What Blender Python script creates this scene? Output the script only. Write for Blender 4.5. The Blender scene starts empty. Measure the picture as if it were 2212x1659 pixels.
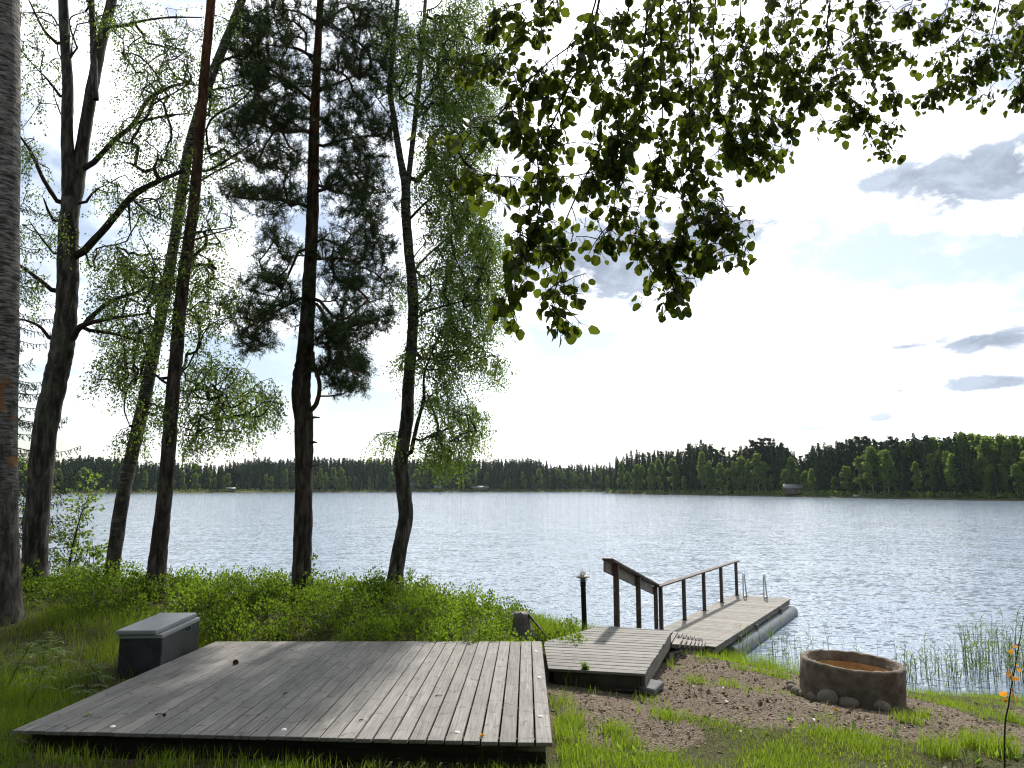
import bpy, bmesh, math, random
import numpy as np
from mathutils import Vector, Matrix
random.seed(7)
RNG = np.random.default_rng(11)
R = math.radians
SC = bpy.context.scene
COL = SC.collection

# ------------------------------------------------------------------ camera
CAM_Z, PITCH, FPX, CX, CY = 3.25, R(7.6), 1661.0, 1105.5, 829.5
cam = bpy.data.cameras.new('camera'); cam.sensor_width = 36; cam.lens = 36 * FPX / 2211
cam.clip_end = 6000; cam.clip_start = 0.05
cam_o = bpy.data.objects.new('camera', cam); COL.objects.link(cam_o)
cam_o.location = (0, 0, CAM_Z); cam_o.rotation_euler = (math.pi / 2 + PITCH, 0, 0)
SC.camera = cam_o

# ------------------------------------------------------------------ light
SUN_AZ, SUN_EL = R(14), R(43)
SUN_DIR = Vector((math.sin(SUN_AZ) * math.cos(SUN_EL), math.cos(SUN_AZ) * math.cos(SUN_EL), math.sin(SUN_EL)))
sun = bpy.data.lights.new('sun', 'SUN'); sun.energy = 2.5; sun.angle = R(2.6); sun.color = (1, .95, .87)
sun_o = bpy.data.objects.new('sun', sun); COL.objects.link(sun_o)
sun_o.rotation_euler = SUN_DIR.to_track_quat('Z', 'Y').to_euler()
SC.view_settings.view_transform = 'Standard'; SC.view_settings.look = 'None'
SC.view_settings.exposure = 1.28; SC.view_settings.gamma = 1
SC.cycles.max_bounces = 6; SC.cycles.diffuse_bounces = 3; SC.cycles.glossy_bounces = 3
SC.cycles.transmission_bounces = 4; SC.cycles.transparent_max_bounces = 6
SC.cycles.caustics_reflective = False; SC.cycles.caustics_refractive = False
SC.cycles.sample_clamp_indirect = 6; SC.cycles.filter_width = 1.15


def ray(x, y):
    u, v = (x - CX) / FPX, (y - CY) / FPX
    c, s = math.cos(PITCH), math.sin(PITCH)
    return Vector((u, c + v * s, s - v * c))


def atY(x, y, Y):
    d = ray(x, y); return Vector((0, 0, CAM_Z)) + d * (Y / d.y)


def atZ(x, y, z):
    d = ray(x, y); return Vector((0, 0, CAM_Z)) + d * ((z - CAM_Z) / d.z)


def azel(x, y):
    d = ray(x, y).normalized(); return math.atan2(d.x, d.y), math.asin(d.z)


# ------------------------------------------------------------------ node helpers
class NT:
    def __init__(s, tree):
        s.t = tree; s.n = tree.nodes; s.l = tree.links

    def new(s, typ, **kw):
        nd = s.n.new(typ)
        for k, v in kw.items(): setattr(nd, k, v)
        return nd

    def link(s, a, b): s.l.new(a, b)

    def setin(s, nd, k, v):
        if hasattr(v, 'is_linked') or isinstance(v, bpy.types.NodeSocket): s.l.new(v, nd.inputs[k])
        else: nd.inputs[k].default_value = v

    def math(s, op, a, b=None, c=None, clamp=False):
        nd = s.new('ShaderNodeMath', operation=op); nd.use_clamp = clamp
        for i, v in enumerate((a, b, c)):
            if v is not None: s.setin(nd, i, v)
        return nd.outputs[0]

    def vmath(s, op, a, b=None):
        nd = s.new('ShaderNodeVectorMath', operation=op)
        s.setin(nd, 0, a)
        if b is not None: s.setin(nd, 1, b)
        return nd.outputs[1] if op in ('LENGTH', 'DOT_PRODUCT', 'DISTANCE') else nd.outputs[0]

    def noise(s, vec, scale, detail=3, rough=.5, dist=0):
        nd = s.new('ShaderNodeTexNoise')
        if vec is not None: s.l.new(vec, nd.inputs['Vector'])
        nd.inputs['Scale'].default_value = scale; nd.inputs['Detail'].default_value = detail
        nd.inputs['Roughness'].default_value = rough; nd.inputs['Distortion'].default_value = dist
        return nd.outputs[0]

    def ramp(s, fac, stops, interp='LINEAR'):
        nd = s.new('ShaderNodeValToRGB'); cr = nd.color_ramp; cr.interpolation = interp
        while len(cr.elements) < len(stops): cr.elements.new(.5)
        for e, (p, c) in zip(cr.elements, stops):
            e.position = p; e.color = (*c, 1) if not isinstance(c, (int, float)) else (c, c, c, 1)
        s.setin(nd, 0, fac); return nd.outputs[0]

    def mix(s, fac, a, b, blend='MIX'):
        nd = s.new('ShaderNodeMix', data_type='RGBA', blend_type=blend)
        s.setin(nd, 0, fac)
        for k, v in ((6, a), (7, b)):
            if isinstance(v, tuple): nd.inputs[k].default_value = (*v[:3], 1)
            else: s.l.new(v, nd.inputs[k])
        return nd.outputs[2]

    def smooth(s, v, lo, hi, to0=0., to1=1.):
        nd = s.new('ShaderNodeMapRange', interpolation_type='SMOOTHSTEP')
        s.setin(nd, 0, v); nd.inputs[1].default_value = lo; nd.inputs[2].default_value = hi
        nd.inputs[3].default_value = to0; nd.inputs[4].default_value = to1
        return nd.outputs[0]

    def mapping(s, vec, scale=(1, 1, 1), rot=(0, 0, 0), loc=(0, 0, 0)):
        nd = s.new('ShaderNodeMapping'); s.l.new(vec, nd.inputs[0])
        nd.inputs['Scale'].default_value = scale; nd.inputs['Rotation'].default_value = rot
        nd.inputs['Location'].default_value = loc
        return nd.outputs[0]

    def bump(s, h, strength=.5, dist=.01):
        nd = s.new('ShaderNodeBump'); s.l.new(h, nd.inputs['Height'])
        nd.inputs['Strength'].default_value = strength; nd.inputs['Distance'].default_value = dist
        return nd.outputs[0]


# ------------------------------------------------------------------ sky
world = bpy.data.worlds.new('World'); SC.world = world; world.use_nodes = True
w = NT(world.node_tree); w.n.clear()
sky = w.new('ShaderNodeTexSky', sky_type='NISHITA'); sky.sun_disc = False
sky.sun_elevation = SUN_EL; sky.sun_rotation = SUN_AZ
sky.air_density = 1.0; sky.dust_density = .7; sky.ozone_density = 1.0
tc = w.new('ShaderNodeTexCoord'); sep = w.new('ShaderNodeSeparateXYZ'); w.link(tc.outputs['Generated'], sep.inputs[0])
az = w.math('ARCTAN2', sep.outputs[0], sep.outputs[1]); el = w.math('ARCSINE', sep.outputs[2])
comb = w.new('ShaderNodeCombineXYZ'); w.link(az, comb.inputs[0]); w.link(el, comb.inputs[1])
ae = comb.outputs[0]
nfine = w.noise(w.mapping(ae, (1, 1.7, 1)), 16, 6, .62, .4)
nbig = w.noise(w.mapping(ae, (1, 2.2, 1), loc=(3.1, 1.7, 0)), 3.2, 5, .55)
# clouds of the picture: centre and half size in picture units, darkness
CLOUDS = [(2130, 375, 300, 98, 1.0), (1960, 385, 180, 50, .8), (1330, 565, 310, 125, 1.0), (1530, 505, 180, 100, .95), (2140, 735, 210, 38, .85),
          (1960, 748, 120, 17, .65), (2150, 826, 170, 26, .8), (1945, 843, 70, 17, .6), (1905, 903, 65, 18, .6),
          (1755, 926, 95, 11, .55), (1170, 806, 30, 7, .3), (500, 690, 200, 30, .5), (90, 690, 120, 28, .5)]
total = None
for (px, py, rx, ry, dk) in CLOUDS:
    a0, e0 = azel(px, py)
    a1, _ = azel(px + rx, py); _, e1 = azel(px, py - ry)
    v = w.mapping(ae, (1 / abs(a1 - a0), 1 / abs(e1 - e0), 1), loc=(-a0 / abs(a1 - a0), -e0 / abs(e1 - e0), 0))
    ln = w.vmath('LENGTH', v)
    b = w.math('MULTIPLY_ADD', w.math('SUBTRACT', nfine, .5), 2.3, w.math('SUBTRACT', 1.0, ln))
    b = w.smooth(b, -.35, 1.0, 0, dk)
    total = b if total is None else w.math('MAXIMUM', total, b)
gen = w.smooth(nbig, .60, .74, 0, .55)
gen = w.math('MULTIPLY', gen, w.smooth(el, .42, .75))
total = w.math('MAXIMUM', total, gen)
veil = w.smooth(w.noise(w.mapping(ae, (1, 1.6, 1), loc=(1.3, .4, 0)), 4.0, 5, .6), .38, .65, .10, .93)
base = w.vmath('SCALE', sky.outputs[0]); base.node.inputs[3].default_value = 0.0465
CLOUD_G = (.135, .165, .215)
# thin high cloud lit by the sun: bright towards it, paler away from it
sdot = w.math('MAXIMUM', w.vmath('DOT_PRODUCT', tc.outputs['Generated'], tuple(SUN_DIR)), 0.)
glow = w.math('MULTIPLY_ADD', w.math('POWER', sdot, 3.), 1.15, .42)
vw = w.vmath('SCALE', (.94, .975, 1.0)); w.link(glow, vw.node.inputs[3])
c1 = w.mix(veil, base, vw)
c1 = w.mix(w.smooth(total, 0, .25, 0, .8), c1, (1.0, 1.0, 1.02))
c2 = w.mix(w.smooth(total, .12, .72, 0, .95), c1, w.mix(w.smooth(nfine, .38, .66), CLOUD_G, (.235, .275, .335)))
bg = w.new('ShaderNodeBackground'); w.link(c2, bg.inputs[0]); bg.inputs[1].default_value = 1.0
out = w.new('ShaderNodeOutputWorld'); w.link(bg.outputs[0], out.inputs[0])

# ------------------------------------------------------------------ materials
MATS = {}


def mat(name):
    m = bpy.data.materials.new(name); m.use_nodes = True; MATS[name] = m
    t = NT(m.node_tree); t.n.clear()
    o = t.new('ShaderNodeOutputMaterial')
    return m, t, o


def principled(t, o, color, rough=.8, normal=None, metallic=0., spec=.3, **kw):
    p = t.new('ShaderNodeBsdfPrincipled')
    if isinstance(color, tuple): p.inputs['Base Color'].default_value = (*color[:3], 1)
    else: t.link(color, p.inputs['Base Color'])
    t.setin(p, 'Roughness', rough); p.inputs['Metallic'].default_value = metallic
    p.inputs['Specular IOR Level'].default_value = spec
    if normal is not None: t.link(normal, p.inputs['Normal'])
    for k, v in kw.items(): p.inputs[k].default_value = v
    t.link(p.outputs[0], o.inputs[0]); return p


def wood_mat(name, tones, dirt=.35, rough=.75):
    """weathered plank; the grain runs along local Y of every plank"""
    m, t, o = mat(name)
    tcx = t.new('ShaderNodeTexCoord'); oi = t.new('ShaderNodeObjectInfo')
    off = t.new('ShaderNodeCombineXYZ')
    t.link(t.math('MULTIPLY', oi.outputs['Random'], 37.), off.inputs[0]); t.link(t.math('MULTIPLY', oi.outputs['Random'], 91.), off.inputs[1])
    v = t.vmath('ADD', tcx.outputs['Object'], off.outputs[0])
    grain = t.noise(t.mapping(v, (60, 2.2, 60)), 1.0, 4, .6, .6)
    fine = t.noise(t.mapping(v, (220, 5, 220)), 1.0, 2, .5)
    blot = t.noise(t.mapping(v, (3.5, 1.6, 3.5)), 1.0, 4, .6)
    base = t.ramp(t.math('ADD', t.math('MULTIPLY', grain, .65), t.math('MULTIPLY', blot, .35)),
                  [(.30, tones[0]), (.5, tones[1]), (.68, tones[2])])
    bright = t.math('MULTIPLY_ADD', oi.outputs['Random'], .34, .80)
    b = t.new('ShaderNodeHueSaturation'); t.link(base, b.inputs['Color']); t.link(bright, b.inputs['Value'])
    b.inputs['Saturation'].default_value = .9
    # knots: short dark crescents across the plank
    vor = t.new('ShaderNodeTexVoronoi', feature='F1'); t.link(t.mapping(v, (9, 3.3, 3)), vor.inputs['Vector'])
    vor.inputs['Scale'].default_value = 1.0; vor.inputs['Randomness'].default_value = 1.
    wob = t.math('MULTIPLY_ADD', t.math('SUBTRACT', grain, .5), .22, vor.outputs['Distance'])
    ring = t.math('SUBTRACT', 1., t.smooth(t.math('ABSOLUTE', t.math('SUBTRACT', wob, .14)), 0, .055))
    ring = t.math('MULTIPLY', ring, t.smooth(t.noise(t.mapping(v, (8, 3, 3), loc=(4, 4, 0)), 1.3, 2), .48, .6))
    core = t.smooth(wob, .03, .10, .6, 0)
    # cracks and pale rubbed streaks along the grain
    crack = t.smooth(t.noise(t.mapping(v, (75, .9, 30), loc=(9, 2, 0)), 1., 3, .5), .30, .345, .75, 0)
    rub = t.smooth(t.noise(t.mapping(v, (16, .9, 8), loc=(1, 6, 0)), 1., 4, .6), .61, .72, 0, .7)
    rub = t.math('MULTIPLY', rub, t.smooth(fine, .42, .55, .3, 1))
    c = t.mix(rub, b.outputs[0], (.42, .385, .32))
    c = t.mix(t.math('MULTIPLY', t.math('MAXIMUM', t.math('MULTIPLY', ring, .8), core), dirt * 2.6, clamp=True), c, (.04, .03, .022))
    sx_ = t.new('ShaderNodeSeparateXYZ'); t.link(v, sx_.inputs[0]); so_ = t.new('ShaderNodeSeparateXYZ'); t.link(tcx.outputs['Object'], so_.inputs[0])
    arc = t.math('MULTIPLY', t.math('MULTIPLY', so_.outputs[0], so_.outputs[0]), 26.)
    arc = t.math('MULTIPLY', arc, t.math('SUBTRACT', t.math('MULTIPLY', t.math('GREATER_THAN', oi.outputs['Random'], .5), 2.), 1.))
    yy = t.math('ADD', t.math('MULTIPLY_ADD', sx_.outputs[1], 3.1, arc), t.math('MULTIPLY', t.noise(t.mapping(v, (5, 2.1, 5), loc=(3, 3, 0)), 1., 3, .6), 1.3))
    ln_ = t.math('ABSOLUTE', t.math('SUBTRACT', t.math('FRACT', yy), .5))
    line = t.math('SUBTRACT', 1., t.smooth(ln_, .012, .075))
    line = t.math('MULTIPLY', line, t.smooth(t.noise(t.mapping(v, (14, 2.7, 5), loc=(6, 1, 0)), 1., 3, .6), .44, .60, 0, dirt * 1.7))
    c = t.mix(line, c, (.030, .023, .018))
    c = t.mix(crack, c, (.07, .055, .045))
    alg = t.smooth(t.noise(t.mapping(v, (2.6, 1.1, 3), loc=(7, 0, 0)), 1., 4, .6), .56, .72, 0, .35)
    c = t.mix(alg, c, (.17, .18, .12))
    h = t.math('ADD', t.math('MULTIPLY', grain, .5), t.math('MULTIPLY', fine, .5))
    h = t.math('SUBTRACT', h, t.math('MULTIPLY', crack, 1.2))
    principled(t, o, c, rough, t.bump(h, .55, .004), spec=.25)
    return m


M_DECK = wood_mat('weathered_deck_plank', [(.092, .083, .072), (.172, .16, .143), (.265, .25, .226)])
M_DOCK = wood_mat('dock_plank', [(.115, .098, .08), (.19, .172, .146), (.27, .25, .215)], .28)
M_BEAM = wood_mat('old_beam', [(.10, .085, .07), (.17, .15, .125), (.25, .225, .19)], .25)
M_DARKBEAM = wood_mat('dark_underframe', [(.015, .012, .01), (.03, .025, .021), (.055, .046, .038)], .2)  # underframe wood; also colours the panels standing for shade in the stair gaps
M_POST = wood_mat('brown_post', [(.045, .028, .022), (.085, .055, .042), (.15, .11, .085)], .2)


def plain(name, col, rough=.6, var=.25, scale=20, bumpd=.002, metallic=0., spec=.3, **kw):
    m, t, o = mat(name)
    tcx = t.new('ShaderNodeTexCoord')
    n = t.noise(tcx.outputs['Object'], scale, 5, .6)
    n2 = t.noise(tcx.outputs['Object'], scale * .17, 3, .6)
    f = t.math('ADD', t.math('MULTIPLY', n, .5), t.math('MULTIPLY', n2, .5))
    lo = tuple(c * (1 - var) for c in col); hi = tuple(min(1, c * (1 + var)) for c in col)
    c = t.ramp(f, [(.32, lo), (.68, hi)])
    principled(t, o, c, rough, t.bump(n, .4, bumpd), metallic, spec, **kw)
    return m


M_BLACK = plain('black_painted_metal', (.012, .012, .016), .45, .2)
M_GALV = plain('grey_plastic_pipe', (.11, .12, .125), .45, .3, 5)
M_STEEL = plain('polished_steel', (.62, .62, .62), .22, .06, 12, .0005, 1.)
M_LAMPMETAL = plain('weathered_lamp_metal', (.20, .175, .14), .5, .2)
M_GLASS = plain('frosted_lamp_glass', (.42, .42, .34), .25, .05)
M_DOME = plain('clear_lamp_dome', (.85, .86, .86), .08, .02, 10, 0, 0., .5, **{'Transmission Weight': .7})
M_STONE = plain('field_stone', (.15, .13, .10), .85, .35, 14, .006)
M_SLAB = plain('concrete_slab', (.14, .145, .145), .9, .2, 30, .003)
M_WHITE = plain('white_disc', (.85, .84, .80), .5, .05)
M_CONE = plain('pine_cone_brown', (.07, .032, .018), .8, .4, 60)
M_YELLOW = plain('dandelion_yellow', (.85, .52, .01), .7, .15, 80)
M_PEBBLE = plain('pale_pebble', (.5, .46, .4), .8, .3, 5)
M_ROOFT = plain('cottage_roof', (.10, .11, .11), .6, .15, 3)
M_CABIN = plain('cottage_timber', (.10, .075, .055), .8, .25, 4)
M_PANE = plain('window_pane', (.10, .12, .13), .1, .1, 2)


def attr(t, name):
    a = t.new('ShaderNodeAttribute'); a.attribute_name = name
    return a


def leaf_mat(name, dark, light, trans, rough=.5, tfac=.45, spec=.35):
    """leaf: diffuse + light passing through, hue varies leaf by leaf (attribute 'rnd')"""
    m, t, o = mat(name)
    a = attr(t, 'rnd')
    c = t.mix(a.outputs['Fac'], dark, light)
    p = t.new('ShaderNodeBsdfPrincipled'); t.link(c, p.inputs['Base Color'])
    p.inputs['Roughness'].default_value = rough; p.inputs['Specular IOR Level'].default_value = spec
    tr = t.new('ShaderNodeBsdfTranslucent')
    t.link(t.mix(a.outputs['Fac'], tuple(x * .55 for x in trans), trans), tr.inputs[0])
    mx = t.new('ShaderNodeMixShader'); mx.inputs[0].default_value = tfac
    t.link(p.outputs[0], mx.inputs[1]); t.link(tr.outputs[0], mx.inputs[2]); t.link(mx.outputs[0], o.inputs[0])
    return m


M_ASPEN = leaf_mat('aspen_leaf', (.014, .032, .006), (.045, .078, .012), (.17, .225, .018), .5, .38, .1)
M_BIRCHL = leaf_mat('birch_leaf', (.032, .068, .016), (.11, .17, .038), (.25, .37, .05), .55, .47, .15)
M_BUSHL = leaf_mat('bilberry_leaf', (.034, .070, .009), (.135, .215, .022), (.25, .38, .025), .55, .42, .15)
M_SHRUBL = leaf_mat('shrub_leaf', (.045, .10, .018), (.13, .20, .04), (.26, .38, .05), .5, .5)
M_NEEDLE = leaf_mat('pine_needle', (.016, .034, .016), (.048, .08, .032), (.07, .11, .025), .6, .25, .1)
M_SPRUCE = leaf_mat('spruce_needle', (.014, .034, .014), (.05, .085, .025), (.06, .10, .02), .6, .2)
M_GRASS = leaf_mat('grass_blade', (.07, .115, .014), (.22, .31, .03), (.33, .47, .03), .55, .42, .15)
M_REED = leaf_mat('reed_blade', (.06, .10, .025), (.17, .24, .05), (.25, .36, .06), .5, .4)
M_ORANGE = leaf_mat('orange_leaf', (.45, .14, .015), (.62, .27, .03), (.75, .33, .03), .5, .5)
M_FOREST_D = leaf_mat('far_conifer', (.014, .030, .016), (.050, .082, .032), (.04, .065, .02), .9, .15, 0.)
M_FOREST_L = leaf_mat('far_birch', (.042, .075, .02), (.13, .195, .05), (.24, .34, .055), .8, .45, .05)
M_DRY = leaf_mat('dry_litter', (.05, .032, .02), (.27, .20, .13), (.2, .14, .08), .8, .1)
M_PALELEAF = leaf_mat('pale_dry_leaf', (.42, .36, .27), (.72, .68, .58), (.3, .26, .2), .7, .15)


def bark_mat(name, kind):
    m, t, o = mat(name)
    tcx = t.new('ShaderNodeTexCoord'); v = tcx.outputs['Object']
    sp = t.new('ShaderNodeSeparateXYZ'); t.link(v, sp.inputs[0]); z = sp.outputs[2]
    plates = t.noise(t.mapping(v, (14, 14, 3.2)), 1., 5, .62, .5)
    fine = t.noise(t.mapping(v, (50, 50, 18)), 1., 4, .6)
    if kind == 'pine':
        grey = t.ramp(plates, [(.33, (.014, .011, .009)), (.5, (.056, .045, .037)), (.66, (.125, .103, .087))])
        red = t.ramp(plates, [(.33, (.03, .013, .007)), (.5, (.11, .048, .025)), (.68, (.20, .095, .05))])
        c = t.mix(t.smooth(t.math('MULTIPLY_ADD', t.math('SUBTRACT', fine, .5), 2.5, z), 3.2, 9.0), grey, red)
        principled(t, o, c, .9, t.bump(t.math('ADD', plates, t.math('MULTIPLY', fine, .25)), .9, .03), spec=.15)
    else:
        lent = t.noise(t.mapping(v, (7, 7, 42)), 1., 3, .6, .3)
        white = t.ramp(lent, [(.38, (.03, .026, .023)), (.5, (.13, .122, .11)), (.66, (.29, .278, .25))])
        rough = t.ramp(plates, [(.34, (.013, .012, .010)), (.5, (.052, .046, .038)), (.66, (.145, .132, .113))])
        blot = t.noise(t.mapping(v, (5, 5, 2.6), loc=(2, 3, 5)), 1., 4, .6)
        lo, hi = {'birch_old': (8., 17.), 'birch': (1.4, 8.0), 'birch_white': (.3, 4.2), 'birch_band': (.2, 4.4)}[kind]
        wf = t.smooth(t.math('MULTIPLY_ADD', t.math('SUBTRACT', blot, .5), 9., z), lo, hi)
        c = t.mix(wf, rough, white)
        lich = t.smooth(t.noise(t.mapping(v, (2.2, 2.2, 2.2), loc=(8, 1, 4)), 1., 4, .62), .53, .62, 0, .7 if kind == 'birch_white' else .25)
        if kind == 'birch_white':
            lich = t.math('MULTIPLY', lich, t.smooth(t.math('ABSOLUTE', t.math('SUBTRACT', z, 2.2)), .2, 1.9, 1, .0))
            c = t.mix(lich, c, (.30, .105, .02))
        else:
            c = t.mix(lich, c, (.16, .175, .12))
        principled(t, o, c, .85, t.bump(t.math('ADD', plates, t.math('MULTIPLY', fine, .3)), .8, .02), spec=.2)
    return m


M_PINE = bark_mat('pine_bark', 'pine')
M_BIRCH = bark_mat('birch_bark', 'birch')
M_BIRCHB = bark_mat('banded_birch_bark', 'birch_band')
M_BIRCHO = bark_mat('old_birch_bark', 'birch_old')
M_BIRCHW = bark_mat('white_birch_bark', 'birch_white')
M_TWIG = plain('twig_bark', (.035, .026, .022), .85, .3, 30)
M_PTWIG = plain('pine_twig_bark', (.085, .042, .025), .85, .35, 20)
M_STUMP = wood_mat('stump_wood', [(.035, .03, .026), (.085, .075, .065), (.16, .14, .12)], .3)
M_FARTRUNK = plain('far_trunk', (.10, .085, .075), .9, .4, 2)
M_FARBIRCHTRUNK = plain('far_birch_trunk', (.38, .37, .34), .8, .4, 2)

m_rattan, t, o = mat('woven_plastic')
tcx = t.new('ShaderNodeTexCoord')
chk = t.new('ShaderNodeTexBrick'); t.link(t.mapping(tcx.outputs['Object'], (1, 1, 1)), chk.inputs['Vector'])
v = tcx.outputs['Object']; s3 = t.new('ShaderNodeSeparateXYZ'); t.link(v, s3.inputs[0])
hx = t.math('SINE', t.math('MULTIPLY', t.math('ADD', s3.outputs[0], s3.outputs[1]), 150.)); hz = t.math('SINE', t.math('MULTIPLY', s3.outputs[2], 190.))
wv = t.math('MULTIPLY', hx, hz)
nn = t.noise(v, 5, 4, .6)
cc = t.ramp(t.math('ADD', t.math('MULTIPLY', wv, .30), nn), [(.2, (.010, .011, .013)), (.6, (.032, .035, .039)), (.9, (.065, .07, .075))])
principled(t, o, cc, .5, t.bump(wv, .6, .004), spec=.4)
M_LID = plain('grey_plastic_lid', (.25, .26, .26), .45, .1, 60, .001)

m_conc, t, o = mat('mossy_concrete')
v = t.new('ShaderNodeTexCoord').outputs['Object']
n1 = t.noise(v, 7, 6, .65); n2 = t.noise(v, 70, 4, .7); n3 = t.noise(v, 2.5, 4, .6)
cc = t.ramp(n1, [(.3, (.08, .063, .047)), (.5, (.15, .123, .093)), (.7, (.235, .20, .155))])
cc = t.mix(t.smooth(n2, .58, .7, 0, .5), cc, (.30, .26, .21)); cc = t.mix(t.smooth(n2, .42, .3, 0, .6), cc, (.035, .026, .02))
cc = t.mix(t.smooth(n3, .55, .68, 0, .5), cc, (.10, .035, .02))
principled(t, o, cc, .95, t.bump(t.math('ADD', n2, n1), .9, .012), spec=.15)
m_rust, t, o = mat('sandy_inner_rim')
v = t.new('ShaderNodeTexCoord').outputs['Object']
cc = t.ramp(t.noise(v, 9, 5, .6), [(.3, (.26, .13, .045)), (.7, (.46, .27, .11))])
principled(t, o, cc, .95, t.bump(t.noise(v, 60, 4), .6, .006), spec=.1)

m_ground, t, o = mat('soil_and_bark_mulch')
v = t.new('ShaderNodeTexCoord').outputs['Object']; am = attr(t, 'mulch')
n1 = t.noise(v, 45, 5, .7); n2 = t.noise(v, 3, 4, .6); n3 = t.noise(v, 150, 3, .6)
vv = t.new('ShaderNodeTexVoronoi'); t.link(t.vmath('ADD', v, t.mapping(v, (0, 0, 0))), vv.inputs['Vector']); vv.inputs['Scale'].default_value = 55
mul = t.ramp(t.math('ADD', t.math('MULTIPLY', n1, .6), t.math('MULTIPLY', vv.outputs['Distance'], .6)),
             [(.35, (.04, .031, .023)), (.52, (.11, .085, .063)), (.75, (.22, .175, .13))])
mul = t.mix(t.smooth(n3, .64, .72, 0, .6), mul, (.32, .26, .19))
soil = t.ramp(n1, [(.35, (.03, .032, .012)), (.55, (.075, .075, .028)), (.75, (.13, .11, .055))])
cc = t.mix(t.smooth(t.math('MULTIPLY_ADD', t.math('SUBTRACT', n2, .5), .9, am.outputs['Fac']), .35, .65), soil, mul)
principled(t, o, cc, .95, t.bump(t.math('ADD', n1, vv.outputs['Distance']), .9, .02), spec=.1)

m_land, t, o = mat('far_shore_soil')
v = t.new('ShaderNodeTexCoord').outputs['Object']
cc = t.ramp(t.noise(v, .15, 5, .6), [(.35, (.035, .04, .018)), (.65, (.09, .085, .035))])
principled(t, o, cc, .95)

m_water, t, o = mat('lake_water')
v = t.new('ShaderNodeTexCoord').outputs['Object']
def rip(sc, st, rot, loc, det, amp):
    """random slope field of one wave size (world metres), crests drawn out across the view"""
    nd = t.new('ShaderNodeTexNoise'); t.link(t.mapping(v, (sc / st, sc, sc), rot=(0, 0, rot), loc=loc), nd.inputs['Vector'])
    nd.inputs['Scale'].default_value = 1.; nd.inputs['Detail'].default_value = det; nd.inputs['Roughness'].default_value = .55; nd.inputs['Distortion'].default_value = .3
    c_ = t.vmath('SUBTRACT', nd.outputs['Color'], (.5, .5, .5)); return t.vmath('MULTIPLY', c_, (amp * .5, amp, 0.))
h = t.vmath('ADD', rip(.7, 1.9, .22, (0, 0, 0), 2, .17), rip(2.4, 2.0, -.12, (5, 2, 0), 3, .42))
h = t.vmath('ADD', h, rip(9., 1.6, .3, (1, 9, 0), 3, 1.15))
gust = t.smooth(t.noise(t.mapping(v, (.006, .035, 1)), 1., 3, .5), .3, .7, .7, 1.15)
gs = t.vmath('SCALE', h); t.link(gust, gs.node.inputs[3])
nvec = t.vmath('NORMALIZE', t.vmath('ADD', gs, (0., 0., 1.)))
class _N: outputs = [nvec]
nb = _N
p = principled(t, o, (.17, .22, .285), .2, nb.outputs[0], spec=.5); p.inputs['IOR'].default_value = 1.333
p2 = principled(t, o, (.17, .22, .285), .04, nb.outputs[0], spec=.5); p2.inputs['IOR'].default_value = 1.333
mxw = t.new('ShaderNodeMixShader'); mxw.inputs[0].default_value = .6; t.link(p.outputs[0], mxw.inputs[1]); t.link(p2.outputs[0], mxw.inputs[2]); t.link(mxw.outputs[0], o.inputs[0])

# ------------------------------------------------------------------ object helpers
def link(name, me, mats=None, parent=None, loc=(0, 0, 0), rot=None):
    ob = bpy.data.objects.new(name, me); COL.objects.link(ob)
    if me is not None and mats is not None and len(me.materials) == 0:
        for mm in (mats if isinstance(mats, (list, tuple)) else [mats]): me.materials.append(mm)
    ob.parent = parent; ob.location = loc
    if rot is not None: ob.rotation_euler = rot
    return ob


def tag(ob, label=None, cat=None, group=None, kind=None):
    if label: ob['label'] = label
    if cat: ob['category'] = cat
    if group: ob['group'] = group
    if kind: ob['kind'] = kind
    return ob


def thing(name, loc, label, cat, group=None, rotz=0):
    e = bpy.data.objects.new(name, None); COL.objects.link(e); e.empty_display_size = .1
    e.location = loc; e.rotation_euler = (0, 0, rotz)
    return tag(e, label, cat, group)


def np_mesh(name, V, F, rnd=None, smooth=False, mat_idx=None):
    """V (n,3); F (m,k) faces of one size, or list of such arrays; rnd per vertex"""
    Fs = F if isinstance(F, list) and isinstance(F[0], np.ndarray) else [F]
    Fs = [np.asarray(f, dtype=np.int32) for f in Fs if len(f)]
    me = bpy.data.meshes.new(name)
    V = np.asarray(V, dtype=np.float32)
    me.vertices.add(len(V)); me.vertices.foreach_set('co', V.ravel())
    loops = np.concatenate([f.ravel() for f in Fs]); tot = np.concatenate([np.full(len(f), f.shape[1], np.int32) for f in Fs])
    start = np.concatenate([[0], np.cumsum(tot)[:-1]]).astype(np.int32)
    me.loops.add(len(loops)); me.loops.foreach_set('vertex_index', loops)
    me.polygons.add(len(tot)); me.polygons.foreach_set('loop_start', start); me.polygons.foreach_set('loop_total', tot)
    if smooth: me.polygons.foreach_set('use_smooth', np.ones(len(tot), bool))
    if mat_idx is not None: me.polygons.foreach_set('material_index', np.asarray(mat_idx, np.int32))
    if rnd is not None:
        a = me.attributes.new('rnd', 'FLOAT', 'POINT'); a.data.foreach_set('value', np.asarray(rnd, np.float32))
    me.update(calc_edges=True); me.validate()
    return me


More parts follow.
